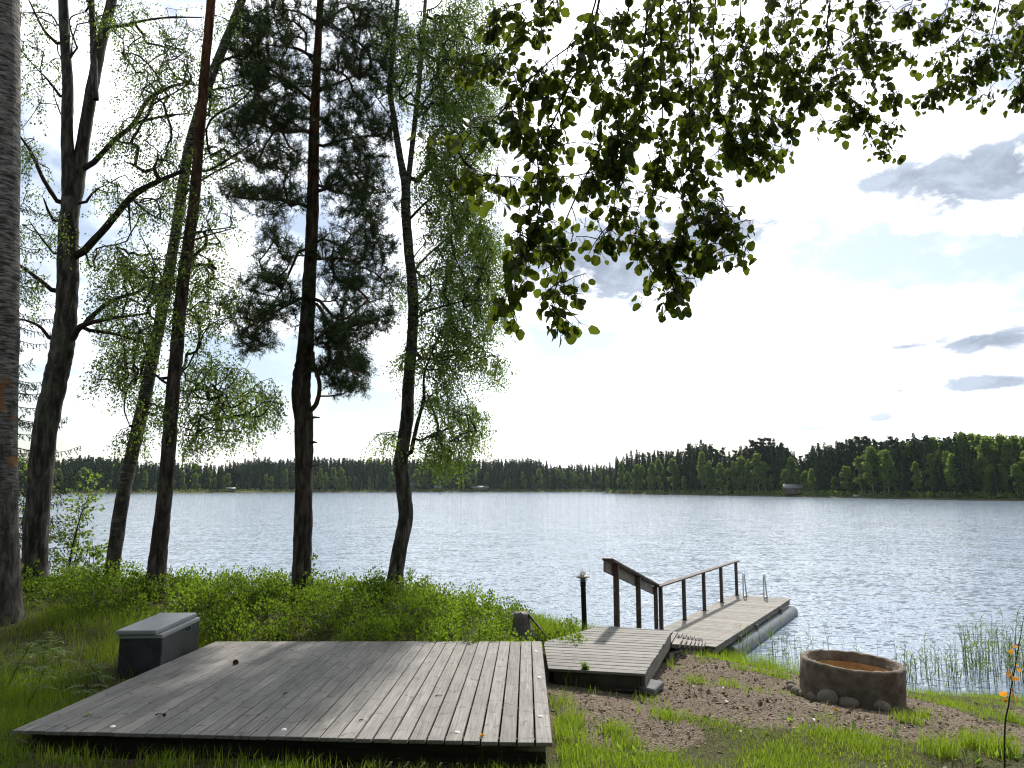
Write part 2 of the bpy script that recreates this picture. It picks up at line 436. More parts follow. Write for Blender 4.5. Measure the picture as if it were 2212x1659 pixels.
class Geo:
    """collects verts / quads / tris"""
    def __init__(s): s.V = []; s.Q = []; s.T = []; s.r = []; s.n = 0

    def add(s, V, Q=None, T=None, r=None):
        V = np.asarray(V, float)
        if Q is not None and len(Q): s.Q.append(np.asarray(Q) + s.n)
        if T is not None and len(T): s.T.append(np.asarray(T) + s.n)
        s.V.append(V); s.r.append(np.full(len(V), .5) if r is None else np.asarray(r)); s.n += len(V)

    def mesh(s, name, smooth=False, rel=None):
        V = np.concatenate(s.V)
        if rel is not None: V = V - np.array(rel)
        F = []
        if s.Q: F.append(np.concatenate(s.Q))
        if s.T: F.append(np.concatenate(s.T))
        return np_mesh(name, V, F, np.concatenate(s.r), smooth)


def frames(P):
    P = np.asarray(P, float); T = np.gradient(P, axis=0); T /= np.linalg.norm(T, axis=1)[:, None] + 1e-9
    a = np.array([1., 0, 0]) if abs(T[0][0]) < .8 else np.array([0, 1., 0])
    N = []
    n = a - T[0] * a.dot(T[0]); n /= np.linalg.norm(n)
    for tv in T:
        n = n - tv * n.dot(tv); n /= np.linalg.norm(n) + 1e-9; N.append(n.copy())
    N = np.array(N); return T, N, np.cross(T, N)


def tube(geo, P, rad, sides=6, noise=0., cap=True, seed=0, r=None):
    P = np.asarray(P, float); rad = np.broadcast_to(np.asarray(rad, float), (len(P),))
    T, N, B = frames(P); k = len(P)
    ang = np.linspace(0, 2 * np.pi, sides, endpoint=False)
    rr = rad[:, None] * np.ones((1, sides))
    if noise: rr = rr * (1 + noise * np.random.default_rng(seed).normal(size=rr.shape))
    V = P[:, None, :] + rr[..., None] * (np.cos(ang)[None, :, None] * N[:, None, :] + np.sin(ang)[None, :, None] * B[:, None, :])
    V = V.reshape(-1, 3)
    i, j = np.meshgrid(np.arange(k - 1), np.arange(sides), indexing='ij'); i = i.ravel(); j = j.ravel(); j2 = (j + 1) % sides
    Q = np.stack([i * sides + j, i * sides + j2, (i + 1) * sides + j2, (i + 1) * sides + j], 1)
    T3 = []
    if cap:
        V = np.concatenate([V, P[:1], P[-1:]]); a, b = k * sides, k * sides + 1
        jj = np.arange(sides)
        T3 = np.concatenate([np.stack([np.full(sides, a), (jj + 1) % sides, jj], 1),
                             np.stack([np.full(sides, b), (k - 1) * sides + jj, (k - 1) * sides + (jj + 1) % sides], 1)])
    geo.add(V, Q, T3, None if r is None else np.full(len(V), r))


def catmull(P, n):
    P = np.asarray(P, float)
    P = np.vstack([2 * P[0] - P[1], P, 2 * P[-1] - P[-2]])
    out = []
    for i in range(1, len(P) - 2):
        for tt in np.linspace(0, 1, n, endpoint=False):
            a, b, c, d = P[i - 1:i + 3]
            out.append(.5 * ((2 * b) + (c - a) * tt + (2 * a - 5 * b + 4 * c - d) * tt ** 2 + (3 * b - a - 3 * c + d) * tt ** 3))
    out.append(P[-2]); return np.array(out)


def bevel_box(name, sx, sy, sz, bev=.004, verts=None, org=(0, 0, 0)):
    """chamfered box centred on org; verts: optional 8 corner points instead"""
    bm = bmesh.new()
    bmesh.ops.create_cube(bm, size=1)
    for i, vv in enumerate(bm.verts):
        if verts is not None:
            s = (vv.co.x > 0, vv.co.y > 0, vv.co.z > 0); vv.co = verts[s]
        else: vv.co = Vector((vv.co.x * sx + org[0], vv.co.y * sy + org[1], vv.co.z * sz + org[2]))
    if bev: bmesh.ops.bevel(bm, geom=bm.edges[:], offset=bev, segments=1, affect='EDGES', clamp_overlap=True)
    bmesh.ops.recalc_face_normals(bm, faces=bm.faces[:])
    me = bpy.data.meshes.new(name); bm.to_mesh(me); bm.free(); return me


def plank(name, p0, p1, width, thick, mats, parent=None, rel=(0, 0, 0), bev=.004, jit=0.):
    """a board whose top centre line runs p0 -> p1 (grain along local Y), child placed by loc/rot"""
    p0 = Vector(p0) - Vector(rel); p1 = Vector(p1) - Vector(rel); d = p1 - p0; L = d.length
    me = bevel_box(name, width, L, thick, bev, org=(0, 0, -thick / 2))
    yaw = math.atan2(-d.x, d.y); pit = math.asin(d.z / L)
    ob = link(name, me, mats, parent, (p0 + p1) / 2 + Vector((0, 0, random.uniform(-jit, jit))), (pit, 0, yaw))
    return ob


def leaf_quads(geo, P, A, Bv, rnd, fold=None):
    """rhombic leaves: base P, length vector A, half width vector Bv (arrays)"""
    n = len(P)
    if fold is None:
        V = np.stack([P, P + A * .45 + Bv, P + A, P + A * .45 - Bv], 1).reshape(-1, 3)
        q = np.arange(n)[:, None] * 4 + np.arange(4)[None]
        geo.add(V, q, None, np.repeat(rnd, 4))
    else:
        V = np.stack([P, P + A * .42 + Bv + fold, P + A, P + A * .42 - Bv + fold], 1).reshape(-1, 3)
        b = np.arange(n)[:, None] * 4
        T = np.concatenate([b + np.array([[0, 1, 2]]), b + np.array([[0, 2, 3]])])
        geo.add(V, None, T, np.repeat(rnd, 4))


def unit(v): return v / (np.linalg.norm(v, axis=-1, keepdims=True) + 1e-9)


def rand_unit(n): return unit(RNG.normal(size=(n, 3)))


# ------------------------------------------------------------------ terrain
CTRL = np.array([
    (0, 0, 1.62), (-6, 0, 1.75), (6, 0, 1.45), (0, -8, 1.9), (14, 0, 1.3), (-14, 0, 2.0), (-20, 8, 2.2), (20, 6, .7), (20, -8, 1.4), (-20, -8, 2.2),
    (-4, 5, 1.32), (-2, 5.4, 1.27), (0, 5, 1.27), (2, 5.3, 1.25), (4, 5, 1.22), (8, 5, 1.08), (-8, 6, 1.55), (-5, 6.5, 1.38),
    (.5, 7, 1.2), (1.3, 8.2, 1.15), (2.5, 7, 1.16), (3.8, 8, 1.04), (6, 8, .82), (9, 8, .65), (14, 9, .35),
    (-3.7, 7, 1.28), (-3.5, 9.4, 1.30), (-1.5, 9.5, 1.30), (.3, 9.5, 1.22), (-1.5, 7.5, 1.2),
    (-6, 9, 1.58), (-9, 9, 1.85), (-6, 12, 1.72), (-9, 13, 1.75), (-4, 11.5, 1.62), (-2, 11.8, 1.58), (-.6, 11.5, 1.42), (.7, 11.3, 1.15),
    (-8, 12.2, 1.72), (-2, 13, 1.35), (-5, 13.2, 1.4), (.3, 12.6, .8),
    (-6, 15.2, 0), (-12, 16.5, 0), (-3, 15, 0), (-1, 14.6, 0), (1, 14.2, 0), (2.2, 14.4, .02), (-20, 18, 0),
    (1.6, 10.6, 1.0), (2.4, 11.5, .86), (3.4, 11.5, .70), (3, 10, .98), (4, 10, .82), (3.3, 13.2, .36), (4.4, 12.8, .22), (5, 12.0, .28), (2.2, 13, .5),
    (6.5, 12.5, 0), (8.1, 12.5, 0), (5.2, 13.7, 0), (4.3, 14.9, -.02), (11, 12.2, 0), (6.5, 10.5, .46), (9, 10.5, .36), (20, 12, 0), (3.4, 15.2, -.1),
    *[(x, 19, -1.2) for x in range(-24, 28, 6)], *[(x, 26, -2.6) for x in range(-24, 28, 8)]], float)
_d = np.linalg.norm(CTRL[:, None, :2] - CTRL[None, :, :2], axis=2)
_w = np.linalg.solve(_d + 0.02 * np.eye(len(CTRL)), CTRL[:, 2] - CTRL[:, 2].mean())


def ground_z(X, Y):
    X = np.asarray(X, float); Y = np.asarray(Y, float); sh = X.shape
    P = np.stack([X.ravel(), Y.ravel()], 1)
    z = np.concatenate([np.linalg.norm(c[:, None] - CTRL[None, :, :2], axis=2) @ _w for c in np.array_split(P, max(1, len(P) // 20000))]) + CTRL[:, 2].mean()
    z = z + .018 * np.sin(P[:, 0] * 3.1 + 1.3 * np.sin(P[:, 1] * 2.3)) + .014 * np.sin(P[:, 1] * 4.3 + P[:, 0] * 1.7)
    return z.reshape(sh)


def gz(x, y): return float(ground_z(np.array([x]), np.array([y]))[0])


_ph = RNG.uniform(0, 6.28, (14, 2)); _fr = RNG.uniform(.6, 3.4, 14); _an = RNG.uniform(0, 6.28, 14)


def wob(X, Y):
    s = 0
    for i in range(14):
        s = s + np.sin((X * math.cos(_an[i]) + Y * math.sin(_an[i])) * _fr[i] + _ph[i, 0]) / 3.7
    return s


def sstep(v, a, b): t_ = np.clip((v - a) / (b - a), 0, 1); return t_ * t_ * (3 - 2 * t_)


def mulch(X, Y):
    """1 on the bark bed, 0 on the lawn"""
    e = 1 - np.sqrt(((X - 2.55) / 2.35) ** 2 + ((Y - 9.0) / 2.7) ** 2)
    e2 = 1 - np.sqrt(((X - 3.6) / 1.6) ** 2 + ((Y - 7.3) / .85) ** 2)
    e3 = 1 - np.sqrt(((X - 6.3) / 1.2) ** 2 + ((Y - 8.8) / .9) ** 2)
    e4 = 1 - np.sqrt(((X - 1.1) / .9) ** 2 + ((Y - 7.0) / .7) ** 2)
    e = np.maximum(np.maximum(e, e2 * .8), np.maximum(e3 * .9, e4 * .8))
    return sstep(e + .16 * wob(X * 1.5, Y * 1.5), -.03, .22)


xs = np.arange(-24, 26.01, .16); ys = np.arange(-10, 26.01, .16)
XX, YY = np.meshgrid(xs, ys); ZZ = ground_z(XX, YY)
ZZ = np.where((XX > -3.6) & (XX < .25) & (YY > 6.1) & (YY < 9.3), np.minimum(ZZ, 1.16), ZZ)
V = np.stack([XX.ravel(), YY.ravel(), ZZ.ravel()], 1); nx, ny = len(xs), len(ys)
ii, jj = np.meshgrid(np.arange(ny - 1), np.arange(nx - 1), indexing='ij'); b = (ii * nx + jj).ravel()
me = np_mesh('ground', V, np.stack([b, b + 1, b + nx + 1, b + nx], 1), smooth=True)
a = me.attributes.new('mulch', 'FLOAT', 'POINT')
mm = mulch(V[:, 0], V[:, 1]); mm = np.maximum(mm, ((V[:, 0] > -3.6) & (V[:, 0] < .3) & (V[:, 1] > 6) & (V[:, 1] < 9.4)) * 1.)
a.data.foreach_set('value', mm.astype(np.float32))
tag(link('ground', me, m_ground), 'shore ground of soil, lawn and bark mulch', kind='structure')

wm = np_mesh('lake', [(-1400, -12, 0), (1400, -12, 0), (1400, 1200, 0), (-1400, 1200, 0)], [[0, 1, 2, 3]])
tag(link('lake_water', wm, m_water), 'rippled blue-grey lake water', kind='structure')

# far land
def far_land(name, pts, back, rise):
    P = [atZ(x, y, 0) for x, y in pts]; Vf = []
    for p in P:
        d = Vector((p.x, p.y, 0)).normalized()
        for s, z in ((-3, -.8), (0, .25), (6, .9), (30, 1.6), (back, rise)):
            q = p + d * s; Vf.append((q.x, q.y, z))
    F = [(i * 5 + k, (i + 1) * 5 + k, (i + 1) * 5 + k + 1, i * 5 + k + 1) for i in range(len(P) - 1) for k in range(4)]
    tag(link(name, np_mesh(name, Vf, F, smooth=True), m_land), kind='structure')


LEFT_SHORE = [(-1200, 1075), (-600, 1072), (-200, 1070), (100, 1067), (400, 1065.5), (640, 1064), (900, 1063), (1150, 1063), (1420, 1063), (1900, 1063)]
RIGHT_SHORE = [(1308, 1065.3), (1400, 1068), (1560, 1070.5), (1700, 1073), (1900, 1077), (2050, 1080), (2211, 1082), (2500, 1086), (3000, 1094), (3500, 1104)]
far_land('far_shore', LEFT_SHORE, 400, 9)
far_land('wooded_headland', RIGHT_SHORE, 200, 4)
#PART2
# ------------------------------------------------------------------ big deck
DZ = 1.45
fl, fr, bl, br = atZ(25, 1577, DZ), atZ(1195, 1605, DZ), atZ(465, 1385, DZ), atZ(1170, 1385, DZ)
DO = Vector(((fl.x + fr.x) / 2, (fl.y + bl.y) / 2, gz(-1.7, 7.5)))
deck = thing('wooden_terrace', DO, 'large grey weathered plank terrace lying low in the grass', 'deck')
NB = 31
for i in range(NB):
    s = (i + .5) / NB
    p0, p1 = fl.lerp(fr, s), bl.lerp(br, s)
    d = (p1 - p0).normalized()
    jj_ = random.uniform(-.006, .006)
    plank('board', p0 + d * jj_, p1 + d * random.uniform(-.01, .006), (fl.lerp(fr, 1 / NB) - fl).length * random.uniform(.93, .945) if i < 20 else .1155,
          .028, M_DECK, deck, DO, .0035, .0012)
for s in (.05, .27, .5, .75, .965):
    a_, b_ = fl.lerp(bl, s), fr.lerp(br, s)
    a_ = a_ + Vector((.06, 0, -.030)); b_ = b_ + Vector((-.05, 0, -.030))
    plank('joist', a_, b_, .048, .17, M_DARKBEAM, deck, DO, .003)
for s in (.06, .35, .65, .94):
    a_ = fl.lerp(fr, s) + Vector((0, .10, -.204)); b_ = bl.lerp(br, s) + Vector((0, -.1, -.204))
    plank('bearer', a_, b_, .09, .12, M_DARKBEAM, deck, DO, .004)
# round white inset lamps
disc = Geo()
an = np.linspace(0, 2 * np.pi, 18, endpoint=False)
Vd = np.concatenate([np.stack([.020 * np.cos(an), .020 * np.sin(an), 0 * an - .004], 1), np.stack([.018 * np.cos(an), .018 * np.sin(an), 0 * an + .004], 1), [[0, 0, .0055]]])
jd = np.arange(18)
disc.add(Vd, np.stack([jd, (jd + 1) % 18, 18 + (jd + 1) % 18, 18 + jd], 1), np.stack([18 + jd, 18 + (jd + 1) % 18, np.full(18, 36)], 1))
disc_me = disc.mesh('inset_lamp', True)
for px, py in ((243.5, 1569), (613, 1575.5), (987, 1581.5), (1167, 1547), (1164, 1463), (1157, 1407)):
    q = atZ(px, py, DZ + .004) - DO
    link('inset_lamp', disc_me, M_WHITE, deck, q)

# ------------------------------------------------------------------ small landing platform
PZ = 1.36
pl = [atZ(1183.5, 1443.5, PZ), atZ(1392, 1455.5, PZ), atZ(1452, 1362, PZ), atZ(1300, 1351, PZ), atZ(1173.5, 1386, PZ)]
PO = Vector((1.2, 9.6, gz(1.2, 9.6)))
plat = thing('landing_platform', PO, 'smaller plank landing with a cut corner, right of the terrace', 'platform')
fdir = (pl[1] - pl[0]).normalized(); ndir = Vector((-fdir.y, fdir.x, 0))


def clip_line(t0):
    """span of the line (distance t0 from the front edge) inside the outline"""
    hits = []
    for i in range(5):
        a_, b_ = pl[i], pl[(i + 1) % 5]
        ta, tb = (a_ - pl[0]).dot(ndir) - t0, (b_ - pl[0]).dot(ndir) - t0
        if ta * tb < 0: hits.append(a_.lerp(b_, ta / (ta - tb)))
    hits.sort(key=lambda h_: h_.dot(fdir)); return hits


tmax = max((p_ - pl[0]).dot(ndir) for p_ in pl)
NPB = 17; pw = tmax / NPB
for i in range(NPB):
    ha, hb = clip_line((i + .03) * pw + .001), clip_line((i + .93) * pw)
    hm = clip_line((i + .5) * pw)
    if len(ha) < 2 or len(hb) < 2 or len(hm) < 2: continue
    c0 = (hm[0] + hm[1]) / 2; zt = Vector((0, 0, random.uniform(-.0012, .0012))); up = Vector((0, 0, -.028))
    e0 = fdir * random.uniform(-.005, .008)
    # local frame: grain along local Y -> rotate so that Y = fdir
    yaw = math.atan2(-fdir.x, fdir.y); inv = Matrix.Rotation(-yaw, 3, 'Z')
    cor = {}
    for sx in (0, 1):
        for sy in (0, 1):
            # local x = +1 is towards the camera side (fdir rotated -90)
            h_ = ha if sx == 1 else hb
            pt = h_[sy] + (e0 if sy else Vector())
            for sz_ in (0, 1):
                cor[(bool(sx), bool(sy), bool(sz_))] = inv @ (pt - c0 + zt + (up if not sz_ else Vector()))
    link('board', bevel_box('board', 1, 1, 1, .0035, cor), M_DECK, plat, c0 - PO, (0, 0, yaw))
dn = Vector((0, 0, -.031))
inn = [p_ + (Vector((1.15, 9.55, PZ)) - p_).normalized() * .07 + dn for p_ in pl]
for i in range(5):
    a_, b_ = inn[i], inn[(i + 1) % 5]; d = (b_ - a_).normalized()
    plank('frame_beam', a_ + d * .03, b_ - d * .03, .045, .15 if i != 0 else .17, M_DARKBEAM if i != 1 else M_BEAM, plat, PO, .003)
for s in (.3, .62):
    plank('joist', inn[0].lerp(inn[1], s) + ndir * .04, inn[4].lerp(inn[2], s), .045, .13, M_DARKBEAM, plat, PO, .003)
slab = thing('paving_slab', (pl[1].x + .10, pl[1].y + .20, gz(1.5, 8.4)), 'loose grey concrete slab tucked under the landing corner', 'slab')
link('slab', bevel_box('slab', .17, .32, .07, .012), M_SLAB, slab, (0, 0, .045), (.05, .06, -.5))

# ------------------------------------------------------------------ stairs down to the dock
SR0, SR1 = Vector((pl[2].x, pl[2].y, 0)), Vector((3.50, 14.72, 0))
su = (SR1 - SR0); SL = su.length; su.normalize(); sv = Vector((-su.y, su.x, 0))   # sv points left
stair = thing('plank_stairs', (2.2, 12.5, gz(2.2, 12.5)), 'shallow open plank stairs leading from the landing to the dock', 'stairs')
SO = stair.location.copy(); NS = 7; rise = (PZ - .50) / NS; run = SL / NS; SWID = .86
for i in range(NS):
    z = PZ - rise * (i + 1)
    base_p = SR0 + su * (run * i)
    for k in range(5):
        a_ = base_p + su * (-.14 + (k + .5) * (run + .14) / 5) + Vector((0, 0, z))
        plank('tread_board', a_, a_ + sv * SWID, (run + .14) / 5 - .006, .028, M_DOCK, stair, SO, .003, .001)
for i in range(NS + 1):
    z = PZ - rise * (i + 1) - .002
    a_ = SR0 + su * (run * i - .24) - sv * .062 + Vector((0, 0, z)); b_ = a_ + su * (.40 if i < NS else .3)
    plank('cleat', a_, b_, .10, .05, M_DOCK, stair, SO, .003)
    if i: q0 = SR0 + su * (run * (i - 1) + .02) - sv * .014 + Vector((0, 0, z + rise - .030)); plank('gap_shade_panel', q0, q0 + su * (run - .04), .02, rise - .034, M_DARKBEAM, stair, SO, .002)  # dark panel added under each tread, standing for shade in the open gap
for off in (.07, SWID - .07):
    a_ = SR0 + sv * off + Vector((0, 0, PZ - rise - .17)); b_ = SR1 + sv * off + Vector((0, 0, .50 - .17))
    plank('stringer', a_, b_, .05, .19, M_BEAM, stair, SO, .003)
# stair handrail: three posts, a plank on edge and a flat cap
HL0 = Vector((1.44, 11.02, 0)); HL1 = Vector((2.88, 15.75, 0))
hand = thing('stair_handrail', (1.44, 11.02, gz(1.44, 11.02)), 'sloping dark wooden handrail on three posts beside the stairs', 'handrail')
HO = hand.location.copy(); hd = (HL1 - HL0).normalized()


def railz(s): return 2.215 - .915 * s


for s, g in ((0.02, None), (.47, None), (.97, .30)):
    p = HL0.lerp(HL1, s); z0 = g if g is not None else gz(p.x, p.y) - .15
    me = bevel_box('post', .075, .075, railz(s) - .03 - z0, .004)
    link('post', me, M_POST, hand, (p.x - HO.x, p.y - HO.y, (railz(s) - .03 + z0) / 2 - HO.z), (0, 0, math.atan2(-hd.x, hd.y)))
hn = Vector((-hd.y, hd.x, 0))
a_, b_ = HL0 - hd * .42, HL1 + hd * .12
za, zb = railz(-.42 / (HL1 - HL0).length), railz(1.02)
plank('side_rail', a_ + hn * .065 + Vector((0, 0, za - .032)), b_ + hn * .065 + Vector((0, 0, zb - .032)), .035, .15, M_BEAM, hand, HO, .004)
plank('cap_rail', a_ - hd * .03 + hn * .02 + Vector((0, 0, za)), b_ + hd * .12 + hn * .02 + Vector((0, 0, zb)), .15, .03, M_POST, hand, HO, .004)

# ------------------------------------------------------------------ floating dock
KZ = .40
DU = Vector((.505, .863, 0)).normalized(); DV = Vector((DU.y, -DU.x, 0))      # DV to the right
KFR = Vector((7.16, 20.3, 0)); KL, KW = 6.95, 1.46
KFL = KFR - DV * KW; KNR = KFR - DU * KL; KNL = KFL - DU * KL
KO = (KNR + KNL + KFR + KFL) / 4
dock = thing('floating_dock', KO, 'long floating plank dock on grey pontoon pipes reaching into the lake', 'dock')
NK = 56; pitch_ = KL / NK
kyaw = math.atan2(-DV.x, DV.y)
kb = bevel_box('dock_board', pitch_ - .007, KW, .028, .003, org=(0, 0, -.014))
for i in range(NK):
    c_ = KNL.lerp(KFL, (i + .5) / NK) + DV * (KW / 2 + random.uniform(-.006, .006)) + Vector((0, 0, KZ + random.uniform(-.0015, .0015)))
    link('board', kb, M_DOCK, dock, c_ - KO, (0, 0, kyaw))
for o_ in (.05, KW / 2, KW - .05):
    plank('frame_beam', KNL + DV * o_ + DU * .02 + Vector((0, 0, KZ - .031)), KFL + DV * o_ - DU * .05 + Vector((0, 0, KZ - .031)), .05, .11, M_BEAM, dock, KO, .003)
for o_ in (.02, KW - .02):
    g = Geo()
    a_ = KNL + DV * o_ + DU * 1.05 + Vector((0, 0, .06)); b_ = KFL + DV * o_ + DU * .06 + Vector((0, 0, .06))
    rr_ = .175
    pts = [a_.lerp(b_, s) for s in (0, .004, .01, .5, .99, .996, 1)]
    tube(g, [np.array(p_) for p_ in pts], [rr_ * .8, rr_ * .95, rr_, rr_, rr_, rr_ * .95, rr_ * .8], 28)
    link('pontoon', g.mesh('pontoon', True, KO), M_GALV, dock)
for s in (.24, .44, .80):
    q = KNR.lerp(KFR, s) + Vector((0, 0, KZ - .12)) + DV * .004
    link('bracket', bevel_box('bracket', .03, .10, .10, .004), M_LAMPMETAL, dock, q - KO, (0, 0, kyaw))
# dock handrail
PST = [Vector((2.98, 15.85, 0)) + DU * (1.475 * k) for k in range(5)]
drail = thing('dock_handrail', (PST[0].x, PST[0].y, KZ), 'straight dark wooden handrail on five posts along the dock', 'handrail')
RO = drail.location.copy()
pyaw = math.atan2(-DU.x, DU.y)
pm = bevel_box('post', .07, .07, .86, .004); fm = bevel_box('foot_plate', .13, .10, .012, .002)
for k, p_ in enumerate(PST):
    po_ = link('post', pm, M_POST, drail, p_ - RO + Vector((0, 0, KZ + .43 + .001)), (0, 0, pyaw))
    if k: link('foot_plate', fm, M_BLACK, po_, (0, 0, -.4235))
plank('cap_rail', PST[0] - DU * .16 + Vector((0, 0, KZ + .891)), PST[-1] + DU * .16 + Vector((0, 0, KZ + .891)), .13, .028, M_POST, drail, RO, .003)
# bathing ladder: two steel hoops and rungs
lad = thing('bathing_ladder', KFL + DV * .62 + Vector((0, 0, KZ)), 'steel bathing ladder with two tall hoop handles at the dock end', 'ladder')
LO = lad.location.copy()
for o_ in (.36, .88):
    g = Geo()
    e = KFL + DV * o_
    pr = [(-.40, 0.02), (-.405, .2), (-.40, .48), (-.375, .575), (-.32, .615), (-.265, .575), (-.235, .48), (-.10, .06), (-.02, -.2), (.06, -.45), (.06, -.9)]
    P = catmull([np.array(e + DU * x_ + Vector((0, 0, KZ + z_))) for x_, z_ in pr], 5)
    tube(g, P, .019, 10)
    tube(g, [np.array(e + DU * x_ + Vector((0, 0, KZ + .03))) for x_ in (-.42, -.2, -.07)], .017, 8)
    link('handle', g.mesh('handle', True, LO), M_STEEL, lad)
for z_ in (-.25, -.5, -.75):
    g = Geo(); tube(g, [np.array(KFL + DV * o_ + DU * .05 + Vector((0, 0, KZ + z_))) for o_ in (.36, .6, .88)], .018, 8)
    link('rung', g.mesh('rung', True, LO), M_STEEL, lad)

# ------------------------------------------------------------------ garden lamp
lp = atY(1263, 1372, 11.35); LB = Vector((lp.x, lp.y, gz(lp.x, lp.y)))
ltop = atY(1258.5, 1231, 11.35); LH = ltop.z - LB.z
lamp = thing('bollard_lamp', LB, 'black bollard garden lamp with louvred head beside the landing', 'lamp')


def lathe(prof, n=24):
    pr = np.array(prof, float); k = len(pr); an_ = np.linspace(0, 2 * np.pi, n, endpoint=False)
    Vv = np.stack([pr[:, 0][:, None] * np.cos(an_), pr[:, 0][:, None] * np.sin(an_), np.repeat(pr[:, 1][:, None], n, 1)], 2).reshape(-1, 3)
    i_, j_ = np.meshgrid(np.arange(k - 1), np.arange(n), indexing='ij'); i_ = i_.ravel(); j_ = j_.ravel(); j2 = (j_ + 1) % n
    g_ = Geo(); g_.add(Vv, np.stack([i_ * n + j_, i_ * n + j2, (i_ + 1) * n + j2, (i_ + 1) * n + j_], 1)); return g_


lean = (0.0, -.022, 0)
hz_ = LH - .175
link('pole', lathe([(0.0, -.1), (.037, -.1), (.037, hz_ - .06), (.041, hz_ - .055), (.041, hz_), (0, hz_)]).mesh('pole', True), M_BLACK, lamp, rot=lean)
link('diffuser', lathe([(0, hz_ - .01), (.034, hz_ - .01), (.034, hz_ + .075), (0, hz_ + .075)]).mesh('diffuser', True), M_GLASS, lamp, rot=lean)
for zz, r_ in ((.004, .052), (.030, .066), (.058, .068)):
    link('louvre', lathe([(.030, hz_ + zz + .006), (r_, hz_ + zz), (r_ + .002, hz_ + zz + .003), (.030, hz_ + zz + .012)]).mesh('louvre', True), M_BLACK if zz < .05 else M_LAMPMETAL, lamp, rot=lean)
hood_ = link('hood', lathe([(0, hz_ + .076), (.06, hz_ + .076), (.103, hz_ + .074), (.098, hz_ + .082), (.062, hz_ + .102), (.04, hz_ + .108), (0, hz_ + .108)]).mesh('hood', True), M_LAMPMETAL, lamp, rot=lean)
link('dome', lathe([(.042, hz_ + .107), (.042, hz_ + .128), (.034, hz_ + .148), (.019, hz_ + .161), (0, hz_ + .166)]).mesh('dome', True), M_DOME, hood_)

# ------------------------------------------------------------------ storage box
BA, BB, BC, BD_ = atZ(249, 1362, 1.80), atZ(337, 1361, 1.80), atZ(425, 1323, 1.80), atZ(346, 1323, 1.80)
bxo = Vector(((BA.x + BC.x) / 2, (BA.y + BC.y) / 2, gz(-4, 8.8)))
box = thing('storage_box', bxo, 'dark grey woven plastic storage box standing at the terrace edge', 'box')


def quad_box(name, P4, z0, z1, inset=0., bev=.008):
    c_ = sum(P4, Vector()) / 4; cor = {}
    for (sx, sy), p_ in zip(((False, False), (True, False), (True, True), (False, True)), P4):
        q = p_ + (c_ - p_).normalized() * inset
        for sz_, z in ((False, z0), (True, z1)): cor[(sx, sy, sz_)] = Vector((q.x - bxo.x, q.y - bxo.y, z - bxo.z))
    return bevel_box(name, 1, 1, 1, bev, cor)


P4 = [BA, BB, BC, BD_]
shift = Vector((.035, 0, 0))
body4 = [BA + Vector((.03, .03, 0)), BB + Vector((.055, .03, 0)), BC + Vector((.05, -.03, 0)), BD_ + Vector((.03, -.03, 0))]
link('body', quad_box('body', body4, bxo.z - .12, 1.742), m_rattan, box)
bodyrim = [p_ + Vector((.0, 0, 0)) for p_ in body4]
link('rim', quad_box('rim', bodyrim, 1.715, 1.752, -.008, .003), M_LID, box)
lid = link('lid', quad_box('lid', P4, 1.754, 1.80, 0, .008), M_LID, box)
for s in (.62, .69):
    q = body4[1].lerp(body4[2], s)
    link('latch', bevel_box('latch', .012, .02, .03, .003), M_BLACK, box, (q.x - bxo.x + .010, q.y - bxo.y, 1.69 - bxo.z))

# ------------------------------------------------------------------ concrete ring fire pit with stones
rc = atZ(1834, 1425.5, 1.40); RCX, RCY = rc.x, rc.y
ring_b = Vector((RCX, RCY, gz(RCX, RCY) - .02))
ring = thing('concrete_ring', ring_b, 'brown concrete well ring used as a fire pit by the water', 'fire pit')
RR, RH = .52, 1.40 - ring_b.z
rg = lathe([(RR * .985, -.15), (RR, 0), (RR + .002, RH * .5), (RR, RH - .02), (RR - .012, RH), (RR - .055, RH), (RR - .065, RH - .012), (RR - .07, RH - .045), (RR - .09, RH - .055), (RR - .095, RH - .12), (RR - .095, -.05)], 72)
mv = rg.V[0]; mv += RNG.normal(0, .0028, mv.shape); an2 = np.arctan2(mv[:, 1], mv[:, 0]); mv[:, 2] += np.where(mv[:, 2] > RH - .03, .002 * np.sin(an2 * 7) + .003 * np.sin(an2 * 17 + 1), 0); rg.V[0] = mv
link('ring_wall', rg.mesh('ring_wall', True), m_conc, ring, rot=(.012, .055, 0))
link('inner_lining', lathe([(RR - .098, RH - .10), (RR - .115, RH - .105), (RR - .12, .1), (0, .1)], 48).mesh('inner_lining', True), m_rust, ring, rot=(.012, .055, 0))


def stone_mesh(seed):
    bm = bmesh.new(); bmesh.ops.create_icosphere(bm, subdivisions=3, radius=1)
    r_ = np.random.default_rng(seed); ks = r_.normal(size=(5, 3)); phs = r_.uniform(0, 6, 5)
    for v_ in bm.verts:
        d = sum(.07 * math.sin(1.7 * v_.co.dot(Vector(k_)) + p_) for k_, p_ in zip(ks, phs)); v_.co *= 1 + d
    for f in bm.faces: f.smooth = True
    me_ = bpy.data.meshes.new('stone'); bm.to_mesh(me_); bm.free(); return me_


